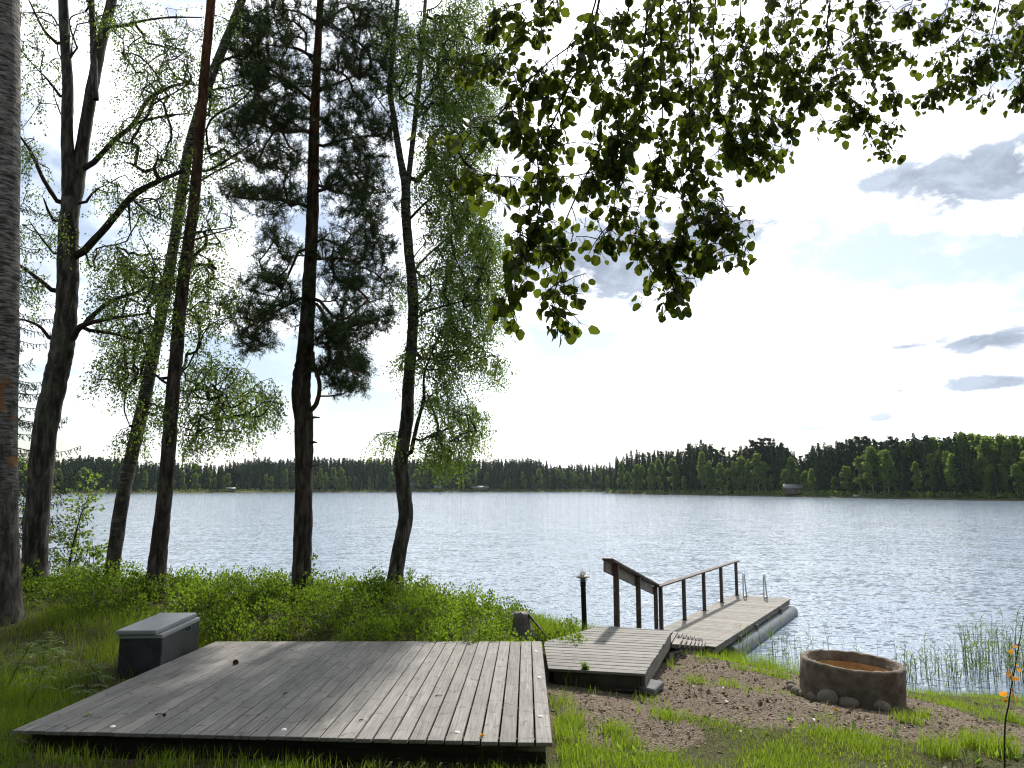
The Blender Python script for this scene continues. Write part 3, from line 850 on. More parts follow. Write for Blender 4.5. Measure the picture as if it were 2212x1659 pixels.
STN = [stone_mesh(i) for i in range(5)]
SWORD = ['pale flat stone at the left rear foot of the concrete ring', 'small brown stone left of the concrete ring, second from the rear', 'round buff stone left of the concrete ring, third from the rear',
         'small dark stone at the left foot of the concrete ring', 'grey stone just left of the largest stone by the ring', 'largest grey boulder leaning on the front of the concrete ring',
         'long greenish stone right of the largest boulder', 'small dark stone between the long and the round stone', 'rounded brown stone at the right front of the ring', 'half buried dark stone at the ring\'s right foot']
for k, (px, py, wpx, hpx) in enumerate([(1707, 1474, 19, 12), (1712, 1483, 21, 15), (1720, 1491, 24, 19), (1738, 1496, 25, 17), (1759, 1506, 27, 21),
                                        (1790, 1514, 43, 31), (1832, 1520, 44, 24), (1869, 1524, 27, 16), (1902, 1528, 33, 24), (1929, 1524, 26, 20)]):
    g0 = atZ(px, py + hpx * .35, .98); zg = gz(g0.x, g0.y); c_ = atZ(px, py + hpx * .25, zg + .03)
    sc = c_.y / FPX * .97
    st = link('stone', STN[k % 5], M_STONE, None, (c_.x, c_.y, gz(c_.x, c_.y) + hpx * sc * .28), (random.uniform(-.2, .2), random.uniform(-.2, .2), random.uniform(0, 6)))
    st.scale = (wpx * sc * .52, wpx * sc * .45, hpx * sc * .56); tag(st, SWORD[k], 'stone', 'stones around the concrete ring')

# ------------------------------------------------------------------ tree stump
sp_ = atY(1126, 1360, 10.35); sp_ = Vector((sp_.x, sp_.y, gz(sp_.x, sp_.y)))
stt = atY(1122, 1323, 10.35).z
stump = thing('tree_stump', sp_, 'old grey tree stump among the bushes behind the terrace', 'stump')
n_ = 22; g = Geo(); rings = []
for q, (h_, r_) in enumerate([(-.1, .24), (0, .21), (.08, .16), (.18, .12), ((stt - sp_.z) * .8, .105), (stt - sp_.z, .10)]):
    an_ = np.linspace(0, 2 * np.pi, n_, endpoint=False); fl_ = 1 + (.16 if q < 3 else .06) * np.sin(an_ * 5 + 1) + RNG.normal(0, .02, n_)
    if q < 3: fl_ = fl_ + .5 * np.exp(-((an_ - 5.9) / .35) ** 2)
    rings.append(np.stack([r_ * fl_ * np.cos(an_), r_ * fl_ * np.sin(an_), np.full(n_, h_) + (RNG.normal(0, .008, n_) if q == 5 else 0)], 1))
Vv = np.concatenate(rings + [np.array([[0, 0, stt - sp_.z - .005]])]); i_, j_ = np.meshgrid(np.arange(5), np.arange(n_), indexing='ij'); i_ = i_.ravel(); j_ = j_.ravel(); j2 = (j_ + 1) % n_
jn = np.arange(n_)
g.add(Vv, np.stack([i_ * n_ + j_, i_ * n_ + j2, (i_ + 1) * n_ + j2, (i_ + 1) * n_ + j_], 1), np.stack([5 * n_ + jn, 5 * n_ + (jn + 1) % n_, np.full(n_, 6 * n_)], 1))
link('trunk_stub', g.mesh('trunk_stub', True), M_STUMP, stump)
plank('split_slab', sp_ + Vector((.10, -.02, stt - sp_.z - .01)), sp_ + Vector((.36, -.06, .04)), .06, .025, M_STUMP, stump, sp_, .004)

# pine cones on the terrace and the ground
def cone_mesh():
    g_ = Geo()
    for i in range(60):
        s = i / 60; r_ = .016 * math.sin(math.pi * (.12 + .80 * s)) + .003; a_ = i * 2.4
        c_ = np.array([r_ * math.cos(a_), r_ * math.sin(a_), .045 * s]); o_ = np.array([math.cos(a_), math.sin(a_), .5]) * .009; tn = np.array([-math.sin(a_), math.cos(a_), 0]) * .006
        g_.add([c_ * np.array([.4, .4, 1]), c_ + tn, c_ + o_, c_ - tn], [[0, 1, 2, 3]])
    return g_.mesh('cone')


CM = cone_mesh()
for (px, py, z, lab) in ((506.5, 1434, DZ, 'small brown pine cone lying on the terrace near the storage box'), (352, 1549, DZ, 'tiny dark cone fragment on the left front of the terrace')):
    q = atZ(px, py, z); c_ = link('pine_cone', CM, M_CONE, None, (q.x, q.y, z + .018), (1.5, .2, random.uniform(0, 6))); tag(c_, lab, 'pine cone', 'pine cones')
    c_.scale = (1.15,) * 3 if px > 400 else (.55,) * 3
#PART3
# ------------------------------------------------------------------ near trees
def trunk_pts(tr, Y, dy=0.):
    """tr: list of (x, y, width) in the picture, at depth Y (+dy over height)"""
    P, rad = [], []
    n_ = len(tr)
    for k, (x, y, wd) in enumerate(tr):
        p_ = atY(x, y, Y + dy * k / (n_ - 1)); P.append(np.array(p_)); rad.append(wd / 2 / FPX * (p_.y / ray(x, y).y))
    return np.array(P), np.array(rad)


def trunk_geo(P, rad, sides=22, per=9, rough=.035, seed=1, flare=1.22):
    C = catmull(np.column_stack([P, rad]), per); Q, r_ = C[:, :3].copy(), C[:, 3].copy()
    # buttress at the ground
    s = np.arange(len(Q)) / per
    r_ *= .95 * (1 + (flare - 1) * np.exp(-s * 2.2))
    g_ = Geo(); rr_ = np.random.default_rng(seed)
    T, N, B = frames(Q); k = len(Q); an_ = np.linspace(0, 2 * np.pi, sides, endpoint=False)
    nz = rr_.normal(size=(k, sides)); nz = .5 * nz + .25 * (np.roll(nz, 1, 1) + np.roll(nz, -1, 1)) + .4 * np.roll(nz, 1, 0)
    R_ = r_[:, None] * (1 + rough * nz)
    Vv = (Q[:, None] + R_[..., None] * (np.cos(an_)[None, :, None] * N[:, None] + np.sin(an_)[None, :, None] * B[:, None])).reshape(-1, 3)
    i_, j_ = np.meshgrid(np.arange(k - 1), np.arange(sides), indexing='ij'); i_ = i_.ravel(); j_ = j_.ravel(); j2 = (j_ + 1) % sides
    g_.add(Vv, np.stack([i_ * sides + j_, i_ * sides + j2, (i_ + 1) * sides + j2, (i_ + 1) * sides + j_], 1))
    return g_, Q, r_


def ellip(items, Y, spread):
    """crown tip points: items (cx, cy, rx, ry, n) in picture units -> world points with depth spread"""
    out = []
    for (cx, cy, rx, ry, n_) in items:
        u_ = rand_unit(n_) * (RNG.uniform(0, 1, (n_, 1)) ** .42)
        for a_, b_, c_ in u_:
            out.append(np.array(atY(cx + a_ * rx, cy + b_ * ry, Y + c_ * spread)))
    return np.array(out)


class Tree:
    def __init__(s, trunkQ, trunkr, zmin):
        s.P = [p for p in trunkQ]; s.par = [-1] * len(trunkQ); s.cnt = [0] * len(trunkQ)
        s.ok = [p[2] > zmin for p in trunkQ]; s.nt = len(trunkQ); s.chains = []; s.tips = []; s.tr = trunkr

    def limb(s, pts, radii):
        """a traced limb: pts world, joined to the nearest trunk node"""
        A = np.array(s.P); P = catmull(pts, 5)
        k = int(np.argmin(np.linalg.norm(A - P[0], axis=1))); ids = [k]
        for p in P[1:]:
            s.P.append(p); s.par.append(ids[-1]); s.cnt.append(0); s.ok.append(True); ids.append(len(s.P) - 1)
        rr_ = np.interp(np.linspace(0, 1, len(ids)), np.linspace(0, 1, len(radii)), radii)
        s.chains.append((ids, rr_))
        return s

    def grow(s, tips, up=.12, drop_pen=.5, bend=.12, sag=0.):
        A = np.array(s.P)[np.array(s.ok)]
        d0 = np.array([np.linalg.norm(A - t_, axis=1).min() for t_ in tips])
        for ti in np.argsort(d0 + RNG.uniform(0, .25, len(tips))):
            t_ = tips[ti]; A = np.array(s.P); dist = np.linalg.norm(A - t_, axis=1)
            cost = dist + drop_pen * np.maximum(0, A[:, 2] - t_[2] + .15 * dist) + np.where(np.array(s.ok), 0, 99) + .25 * (np.arange(len(A)) < s.nt)
            k = int(np.argmin(cost)); a_ = A[k]; L = dist[k]
            if L < .03: continue
            n_ = max(2, int(L / .22) + 1)
            c_ = (a_ + t_) / 2 + np.array([0, 0, up * L]) + RNG.normal(0, bend, 3) * L
            tt = np.linspace(0, 1, n_ + 1)[1:, None]
            B = (1 - tt) ** 2 * a_ + 2 * tt * (1 - tt) * c_ + tt ** 2 * t_ + np.array([0, 0, -sag]) * L * tt ** 2
            B += RNG.normal(0, .012, B.shape)
            ids = [k]
            for p in B:
                s.P.append(p); s.par.append(ids[-1]); s.cnt.append(0); s.ok.append(True); ids.append(len(s.P) - 1)
            s.chains.append((ids, None)); s.tips.append((ids[-1], unit(B[-1] - (B[-2] if len(B) > 1 else a_))))
            q = ids[-1]
            while q >= s.nt: s.cnt[q] += 1; q = s.par[q]
        return s

    def wood(s, r0=.0042, exp=.52, sides=5, rmin=.0035):
        g_ = Geo(); P = np.array(s.P); c_ = np.array(s.cnt, float)
        for ids, rr_ in s.chains:
            r_ = np.maximum(rmin, r0 * np.maximum(c_[ids], 1) ** exp)
            if ids[0] < s.nt: r_[0] = r_[1] * 1.25
            else: r_[0] = min(r_[0], r_[1] * 1.15)
            if rr_ is not None: r_ = np.maximum(rr_, r_ * 0)
            if len(ids) >= 2: tube(g_, P[ids], r_, sides if r_.max() < .02 else 8, .06, cap=True, seed=len(ids))
        return g_


def birch_leaves(tree, per_tip, Lf=(.030, .044), hang=(.18, .5), twigs=3, wood_g=None, spread=.10):
    g_ = Geo(); P = np.array(tree.P); base = []; dirs = []; cnts = []
    for (k, d) in tree.tips:
        for q in range(twigs):
            b_ = P[k] if q == 0 else P[tree.par[k]] * RNG.uniform() + P[k] * RNG.uniform(.2, 1)
            if q: b_ = P[k] + (P[tree.par[k]] - P[k]) * RNG.uniform(0, 1.6)
            L = RNG.uniform(*hang); dd = unit(np.array([0, 0, -1.]) * RNG.uniform(.5, 1.2) + d * .35 + RNG.normal(0, .38, 3))
            m_ = max(3, int(per_tip / twigs * L / np.mean(hang)))
            tt = np.sort(RNG.uniform(.05, 1, m_)); drift = RNG.normal(0, .12, 3) * L
            pts = b_ + dd * L * tt[:, None] + drift * (tt[:, None] ** 2) + np.array([0, 0, -.25 * L]) * tt[:, None] ** 2
            base.append(pts + RNG.normal(0, spread * .3, (m_, 3))); dirs.append(np.tile(dd, (m_, 1)))
            if wood_g is not None and q < 2:
                e = b_ + dd * L + drift + np.array([0, 0, -.25 * L]); mid = b_ + dd * L * .5 + drift * .25 + np.array([0, 0, -.06 * L])
                tube(wood_g, [b_, mid, e], [.003, .0022, .0012], 3, cap=False)
    B = np.concatenate(base); D = np.concatenate(dirs); n_ = len(B)
    A = unit(D * .5 + np.array([0, 0, -.55]) + RNG.normal(0, .55, (n_, 3))); side = unit(np.cross(A, rand_unit(n_)))
    L = RNG.uniform(*Lf, (n_, 1))
    leaf_quads(g_, B, A * L, side * L * RNG.uniform(.30, .42, (n_, 1)), np.clip(RNG.normal(.45, .27, n_), 0, 1))
    return g_


def pine_needles(tree, shoots=6, needles=26, Ln=(.05, .075), sh=(.10, .22), wid=.0028):
    g_ = Geo(); P = np.array(tree.P); Bs, As = [], []
    for (k, d) in tree.tips:
        for q in range(shoots):
            b_ = P[k] + (P[tree.par[k]] - P[k]) * RNG.uniform(0, 1.3) if q else P[k]
            ax = unit(d * .7 + np.array([0, 0, .28]) + RNG.normal(0, .5, 3)); L = RNG.uniform(*sh)
            t_ = RNG.uniform(0, 1, (needles, 1)); b2 = b_ + ax * L * t_
            rd = rand_unit(needles); rd = unit(rd - ax * (rd @ ax)[:, None])
            Bs.append(b2); As.append(unit(ax * RNG.uniform(.35, 1.1, (needles, 1)) + rd) * RNG.uniform(*Ln, (needles, 1)))
    B = np.concatenate(Bs); A = np.concatenate(As); n_ = len(B); side = unit(np.cross(A, rand_unit(n_))) * wid
    V_ = np.stack([B + side, B - side, B + A], 1).reshape(-1, 3)
    T_ = np.arange(n_ * 3).reshape(-1, 3); g_.add(V_, None, T_, np.repeat(np.clip(RNG.normal(.45, .25, n_), 0, 1), 3))
    return g_


def px_limb(pts, Y, dys=None):
    return [np.array(atY(x, y, Y + (dys[i] if dys else 0))) for i, (x, y) in enumerate(pts)]


def finish_tree(name, label, cat, base, trunk_g, mat_t, wood_g, mat_w, fol_g, mat_f, fol_name='foliage', group='trees on the near bank', loose=False):
    e = thing(name, base, label, cat, group)
    link('trunk', trunk_g.mesh('trunk', True, base), mat_t, e)
    if wood_g is not None and wood_g.V:
        wo_ = link('branches', wood_g.mesh('branches', True, base), mat_w, e)
        if loose: wo_['kind'] = 'stuff'
    if fol_g is not None:
        f_ = link('crown', fol_g.mesh('crown', False, base), mat_f, e); f_['kind'] = 'stuff'
    return e


def base_of(P): return (float(P[0][0]), float(P[0][1]), gz(P[0][0], P[0][1]))


# T1 stout pale birch, far left
P, r_ = trunk_pts([(-2, 1430, 110), (0, 1340, 96), (-4, 1200, 84), (-6, 950, 80), (-4, 650, 82), (0, 300, 80), (2, 0, 74), (8, -400, 60), (5, -800, 45), (-5, -1150, 20)], 9.6)
tg, Q, qr = trunk_geo(P, r_, 26, 9, .022, 1, 1.2)
T1 = Tree(Q, qr, 7.2); T1.grow(ellip([(-120, -250, 260, 200, 60), (60, -500, 260, 200, 60), (-40, -800, 240, 220, 60)], 9.6, 2.6), .05)
wg = T1.wood(); fg = birch_leaves(T1, 40, (.04, .055), (.25, .6))
finish_tree('birch_tree', 'stout pale birch trunk with orange lichen at the left picture edge', 'birch', base_of(Q), tg, M_BIRCHW, wg, M_TWIG, fg, M_BIRCHL)

# T2 old dark forked birch
Y2 = 11.6
P, r_ = trunk_pts([(75, 1330, 64), (76, 1255, 56), (79, 1122, 54), (97, 936, 54), (118, 830, 52), (131, 771, 52), (143, 684, 50), (146, 600, 47), (148, 500, 44), (150, 420, 34), (145, 300, 27), (146, 180, 24), (139, 60, 22), (132, -120, 20), (120, -420, 14), (110, -700, 6)], Y2)
tg, Q, qr = trunk_geo(P, r_ * .94, 24, 8, .05, 2)
P2_, r2_ = trunk_pts([(152, 470, 34), (165, 400, 32), (182, 290, 27), (205, 160, 25), (226, 60, 22), (247, -30, 20), (275, -250, 16), (300, -560, 8)], Y2, .5)
tg2, Q2, qr2 = trunk_geo(P2_, r2_, 18, 7, .05, 3, 1.0)
tg.add(tg2.V[0], tg2.Q[0])
P3_, r3_ = trunk_pts([(207, 215, 13), (203, 150, 15), (202, 90, 14), (198, 10, 13), (190, -150, 9), (180, -350, 4)], Y2, .4)
tg3, Q3, qr3 = trunk_geo(P3_, r3_, 12, 6, .05, 4, 1.0); tg.add(tg3.V[0], tg3.Q[0])
T2 = Tree(np.vstack([Q, Q2, Q3]), np.concatenate([qr, qr2, qr3]), 4.4)
def rr(px): return px / 2 / FPX * Y2 * .98
for pts, rad, dy in [
    ([(170, 555), (230, 490), (285, 425), (335, 395), (398, 368)], [rr(17), rr(15), rr(13), rr(8)], [0, -.2, -.4, -.5, -.6]),
    ([(285, 430), (320, 460), (365, 482)], [rr(6), rr(4), rr(2)], [-.4, -.4, -.5]), ([(278, 440), (280, 475), (284, 510)], [rr(6), rr(4), rr(2)], [-.4, -.4, -.4]),
    ([(192, 363), (245, 305), (288, 268), (320, 215), (365, 190), (410, 175)], [rr(13), rr(11), rr(10), rr(8), rr(4)], [0, .2, .3, .4, .5, .6]),
    ([(288, 268), (350, 252), (410, 245)], [rr(8), rr(6), rr(3)], [.3, .2, .2]),
    ([(258, 58), (310, 45), (365, 38), (437, 38)], [rr(8), rr(6), rr(5), rr(3)], [.3, .5, .6, .7]),
    ([(155, 735), (175, 705), (230, 690), (320, 677)], [rr(18), rr(13), rr(8), rr(4)], [0, -.2, -.3, -.5]),
    ([(180, 700), (240, 650), (300, 630), (340, 600)], [rr(12), rr(9), rr(7), rr(3)], [-.2, .1, .3, .5]),
    ([(178, 712), (250, 722), (320, 745)], [rr(9), rr(6), rr(3)], [-.2, -.1, 0]),
    ([(130, 445), (95, 390), (68, 330), (38, 288)], [rr(11), rr(9), rr(7), rr(4)], [0, -.2, -.3, -.4]),
    ([(118, 480), (104, 455), (94, 428)], [rr(8), rr(6), rr(3)], [0, -.1, -.2]),
    ([(122, 555), (90, 515), (64, 478)], [rr(6), rr(4), rr(2)], [0, -.1, -.2]),
    ([(118, 632), (80, 600), (38, 570)], [rr(11), rr(8), rr(6)], [0, -.2, -.3]),
    ([(110, 735), (85, 705), (55, 692), (36, 688)], [rr(9), rr(7), rr(5), rr(3)], [0, -.1, -.2, -.2]),
    ([(135, 215), (105, 175), (78, 147)], [rr(7), rr(5), rr(2)], [0, -.1, -.2]), ([(130, 100), (95, 65), (62, 0)], [rr(8), rr(6), rr(3)], [0, -.1, -.2]),
    ([(128, 60), (105, 30), (45, 28)], [rr(5), rr(4), rr(2)], [0, .1, .2]),
    ([(184, 440), (198, 420), (214, 406)], [rr(7), rr(5), rr(4)], [0, 0, 0]), ([(154, 130), (156, 85)], [rr(6), rr(2)], [0, 0]),
    ([(172, 120), (150, 45), (185, 25)], [rr(5), rr(4), rr(2)], [0, .1, .2]), ([(134, 255), (118, 210), (115, 185)], [rr(4), rr(2.5), rr(1.5)], [0, 0, 0])]:
    T2.limb(px_limb(pts, Y2, dy), rad)
tips2 = ellip([(70, 120, 70, 140, 46), (60, 330, 60, 60, 16), (95, 470, 65, 70, 24), (75, 610, 45, 60, 14), (300, 90, 70, 100, 60), (230, 30, 80, 50, 34), (330, 180, 90, 60, 46), (390, 100, 60, 110, 46), (265, 290, 60, 40, 30), (330, 310, 80, 70, 40),
               (380, 380, 70, 70, 40), (310, 440, 70, 50, 26), (240, 400, 50, 50, 14), (260, 560, 80, 50, 40), (330, 620, 70, 60, 40), (230, 640, 50, 50, 24), (310, 720, 50, 40, 24), (150, -150, 200, 130, 70), (260, -350, 220, 160, 70), (110, -600, 170, 160, 50)], Y2, 1.7)
T2.grow(tips2, .05, .35)
wg = T2.wood(.0036); fg = birch_leaves(T2, 34, (.030, .044), (.15, .45), 3, wg)
finish_tree('birch_tree', 'old dark forked birch with bare dead side branches, second trunk from left', 'birch', base_of(Q), tg, M_BIRCHO, wg, M_TWIG, fg, M_BIRCHL)

# T3 leaning mottled birch
Y3 = 12.2
P, r_ = trunk_pts([(238, 1320, 40), (241, 1241, 31), (252, 1160, 31), (264, 1081, 30), (288, 969, 29), (313, 858, 28), (334, 751, 26), (356, 640, 25), (384, 474, 23), (406, 330, 22), (440, 210, 21), (487, 91, 20), (522, 0, 19), (560, -130, 16), (620, -380, 11), (650, -620, 5)], Y3, .3)
tg, Q, qr = trunk_geo(P, r_, 20, 8, .03, 5)
T3 = Tree(Q, qr, 4.1)
def rr(px): return px / 2 / FPX * Y3 * .98
for pts, rad, dy in [([(308, 812), (280, 830), (268, 880), (280, 920)], [rr(6), rr(4), rr(2)], [0, -.1, -.2, -.2]), ([(338, 810), (355, 825), (400, 845), (460, 835)], [rr(6), rr(5), rr(3)], [0, -.2, -.3, -.5]),
                     ([(330, 870), (350, 880), (400, 870), (520, 880)], [rr(5), rr(4), rr(2)], [0, .2, .3, .3]), ([(395, 420), (450, 380), (520, 345)], [rr(7), rr(5), rr(3)], [0, -.3, -.5]),
                     ([(405, 340), (440, 370), (500, 340), (560, 300)], [rr(7), rr(6), rr(3)], [0, -.4, -.6, -.8]), ([(360, 620), (330, 560), (300, 500)], [rr(6), rr(4), rr(2)], [0, .2, .4]), ([(375, 520), (440, 500), (510, 490)], [rr(6), rr(4), rr(2)], [0, -.3, -.3])]:
    T3.limb(px_limb(pts, Y3, dy), rad)
tips3 = ellip([(a_, b_, c_, d_, int(n_ * 1.3)) for a_, b_, c_, d_, n_ in [(310, 570, 100, 60, 56), (420, 590, 90, 60, 56), (250, 690, 60, 60, 30), (430, 680, 90, 50, 50), (480, 640, 60, 60, 30), (240, 800, 60, 40, 30), (285, 750, 60, 60, 40), (460, 790, 90, 50, 50), (540, 840, 70, 50, 44), (430, 880, 80, 60, 50), (500, 910, 60, 45, 34), (330, 870, 60, 60, 34), (420, 950, 40, 30, 18), (580, 880, 40, 30, 16),
               (290, 940, 50, 40, 16), (430, 470, 90, 70, 50), (470, 330, 70, 80, 44), (450, 200, 70, 80, 40), (540, 170, 70, 90, 40), (520, 50, 80, 60, 34), (600, -150, 200, 130, 70), (640, -400, 190, 150, 60)]], Y3, 1.7)
T3.grow(tips3, .06, .3)
wg = T3.wood(.0036); fg = birch_leaves(T3, 34, (.032, .046), (.15, .42), 3, wg)
finish_tree('birch_tree', 'slender leaning birch with white and black banded bark', 'birch', base_of(Q), tg, M_BIRCHB, wg, M_TWIG, fg, M_BIRCHL)

# T4 tall pine with red upper bark
Y4 = 11.3
P, r_ = trunk_pts([(330, 1345, 58), (334, 1268, 50), (340, 1225, 40), (349, 1130, 35), (359, 1039, 32), (371, 874, 30), (384, 730, 28), (394, 619, 27), (417, 454, 24), (431, 289, 22), (443, 144, 20), (456, 0, 19), (475, -250, 17), (490, -560, 13), (500, -900, 6)], Y4)
tg, Q, qr = trunk_geo(P, r_, 22, 8, .05, 6)
T4 = Tree(Q, qr, 9.0)
def rr(px): return px / 2 / FPX * Y4 * .98
for pts, rad, dy in [([(417, 520), (450, 508), (510, 492)], [rr(6), rr(4), rr(2)], [0, -.3, -.4]), ([(425, 380), (437, 350), (455, 335)], [rr(4), rr(2)], [0, -.1, -.2])]:
    T4.limb(px_limb(pts, Y4, dy), rad)
T4.grow(ellip([(400, -330, 220, 90, 60), (580, -300, 200, 110, 60), (480, -560, 230, 150, 80), (500, -850, 160, 120, 50)], Y4, 2.0), .03)
wg = T4.wood(); fg = pine_needles(T4, 6, 22, wid=.004)
finish_tree('pine_tree', 'tall straight pine trunk turning reddish upward, beside the banded birch', 'pine', base_of(Q), tg, M_PINE, wg, M_PTWIG, fg, M_NEEDLE, loose=True)

# T5 bushy pine in the middle
Y5 = 11.9
P, r_ = trunk_pts([(650, 1335, 50), (651, 1250, 44), (654, 1150, 41), (656, 1039, 40), (656, 916, 42), (650, 860, 42), (652, 810, 41), (658, 770, 37), (665, 668, 31), (670, 560, 29), (675, 453, 27), (678, 289, 23), (685, 124, 18), (692, 0, 15), (702, -200, 11), (710, -420, 5)], Y5)
tg, Q, qr = trunk_geo(P, r_, 22, 8, .05, 7)
T5 = Tree(Q, qr, 5.0)
def rr(px): return px / 2 / FPX * Y5 * .98
for pts, rad, dy in [
    ([(668, 890), (684, 870), (690, 830), (678, 790), (676, 760)], [rr(11), rr(10), rr(8), rr(7)], [0, -.25, -.3, -.25, -.2]),
    ([(680, 650), (705, 690), (740, 760), (760, 800)], [rr(8), rr(6), rr(4), rr(2)], [0, -.4, -.7, -.8]), ([(682, 640), (730, 690), (770, 670), (800, 640)], [rr(8), rr(6), rr(4), rr(2)], [0, -.4, -.6, -.6]),
    ([(655, 640), (600, 670), (545, 690)], [rr(8), rr(5), rr(3)], [0, -.3, -.4]), ([(650, 530), (620, 600), (590, 660)], [rr(7), rr(5), rr(3)], [0, .3, .5]),
    ([(662, 445), (610, 432), (540, 430), (480, 420)], [rr(9), rr(7), rr(5), rr(2)], [0, -.4, -.6, -.7]), ([(684, 415), (730, 395), (765, 365)], [rr(9), rr(6), rr(3)], [0, -.3, -.5]), ([(684, 400), (750, 420), (830, 415)], [rr(7), rr(5), rr(2)], [0, .3, .4]),
    ([(668, 215), (620, 175), (582, 160), (570, 120)], [rr(9), rr(7), rr(5), rr(2)], [0, -.3, -.5, -.5]), ([(665, 280), (610, 285), (540, 260), (500, 255)], [rr(9), rr(7), rr(5), rr(2)], [0, -.4, -.7, -.8]),
    ([(672, 122), (640, 105), (600, 100), (560, 95)], [rr(9), rr(7), rr(4), rr(2)], [0, .2, .3, .3]), ([(676, 45), (640, 25), (590, 20)], [rr(7), rr(5), rr(2)], [0, -.2, -.2]),
    ([(688, 195), (740, 175), (800, 150)], [rr(8), rr(5), rr(2)], [0, -.2, -.3]), ([(684, 320), (750, 300), (820, 290)], [rr(8), rr(5), rr(2)], [0, -.3, -.4]), ([(690, 60), (740, 20), (800, 0)], [rr(7), rr(5), rr(2)], [0, .2, .3]),
    ([(680, 560), (740, 560), (810, 590)], [rr(7), rr(5), rr(2)], [0, -.4, -.6])]:
    T5.limb(px_limb(pts, Y5, dy), rad)
for x0, y0, x1, y1, wd in ((664, 905, 690, 902, 7), (668, 958, 684, 956, 8), (668, 1010, 688, 1005, 4)):
    g2 = Geo(); tube(g2, px_limb([(x0, y0), ((x0 + x1) / 2, (y0 + y1) / 2 - 2), (x1, y1)], Y5, [0, -.1, -.18]), [rr(wd), rr(wd * .8), rr(wd * .4)], 7); tg.add(g2.V[0], g2.Q[0], g2.T[0])
tips5 = ellip([(a_, b_, c_ * 1.08, d_ * 1.18, int(n_ * 1.3)) for a_, b_, c_, d_, n_ in [(590, 60, 90, 70, 80), (770, 50, 100, 80, 90), (540, 130, 60, 60, 40), (600, 170, 80, 45, 60), (770, 170, 90, 60, 80), (570, 255, 80, 40, 60), (770, 280, 90, 55, 80), (640, 250, 40, 60, 26), (590, 340, 70, 36, 44), (520, 300, 50, 40, 24), (760, 370, 90, 50, 70),
               (590, 430, 75, 35, 46), (510, 420, 40, 30, 18), (780, 450, 80, 45, 56), (770, 540, 90, 40, 60), (600, 530, 50, 40, 26), (570, 600, 55, 36, 26), (770, 610, 90, 45, 60), (800, 690, 60, 40, 36), (570, 690, 65, 45, 40), (620, 640, 40, 40, 20), (545, 740, 45, 26, 18), (745, 740, 70, 50, 54), (760, 800, 50, 40, 40), (710, 700, 40, 50, 24), (700, 800, 30, 20, 8), (740, 835, 30, 14, 10),
               (690, -80, 170, 80, 90), (700, -260, 150, 130, 90), (710, -430, 90, 80, 40)]], Y5, 1.5)
T5.grow(tips5, .02, .25, .14)
wg = T5.wood(.0040); fg = pine_needles(T5, 9, 26, wid=.0034, Ln=(.05, .08), sh=(.10, .26))
finish_tree('pine_tree', 'bushy pine with dense dark needles in the middle of the tree row', 'pine', base_of(Q), tg, M_PINE, wg, M_PTWIG, fg, M_NEEDLE)

# T6 crooked birch, right end of the row
Y6 = 12.4
P, r_ = trunk_pts([(850, 1335, 46), (853, 1254, 36), (862, 1190, 34), (876, 1120, 33), (872, 1063, 34), (866, 1003, 32), (872, 950, 30), (879, 900, 29), (882, 833, 27), (891, 710, 25), (891, 627, 24), (882, 536, 22), (876, 450, 22), (876, 405, 20), (862, 330, 15), (850, 250, 13), (842, 190, 12), (850, 90, 11), (860, -20, 9), (870, -250, 6), (880, -450, 3)], Y6)
tg, Q, qr = trunk_geo(P, r_, 20, 8, .04, 8)
P2_, r2_ = trunk_pts([(878, 420, 14), (886, 350, 13), (894, 280, 12), (905, 180, 11), (915, 60, 9), (925, -120, 7), (940, -350, 3)], Y6, .4)
tg2, Q2, qr2 = trunk_geo(P2_, r2_, 12, 6, .04, 9, 1.0); tg.add(tg2.V[0], tg2.Q[0])
T6 = Tree(np.vstack([Q, Q2]), np.concatenate([qr, qr2]), 3.6)
def rr(px): return px / 2 / FPX * Y6 * .98
for pts, rad, dy in [([(885, 990), (900, 920), (915, 860), (918, 800), (960, 700)], [rr(10), rr(9), rr(7), rr(5), rr(3)], [0, -.3, -.4, -.4, -.3]), ([(905, 955), (930, 940), (970, 925), (1010, 905)], [rr(6), rr(4), rr(2)], [-.3, -.3, -.4, -.4]),
                     ([(880, 960), (850, 940), (812, 938)], [rr(3), rr(2), rr(1.5)], [0, -.1, -.2]), ([(893, 690), (930, 670), (1000, 650)], [rr(7), rr(5), rr(3)], [0, -.4, -.6]), ([(885, 600), (915, 560), (960, 520), (1010, 480)], [rr(7), rr(5), rr(4), rr(2)], [0, .3, .4, .5]),
                     ([(878, 480), (930, 430), (1000, 400)], [rr(7), rr(5), rr(2)], [0, -.3, -.5]), ([(900, 240), (950, 180), (1010, 130)], [rr(6), rr(4), rr(2)], [.2, 0, -.1]), ([(890, 560), (905, 540), (915, 530)], [rr(4), rr(2)], [0, 0, 0])]:
    T6.limb(px_limb(pts, Y6, dy), rad)
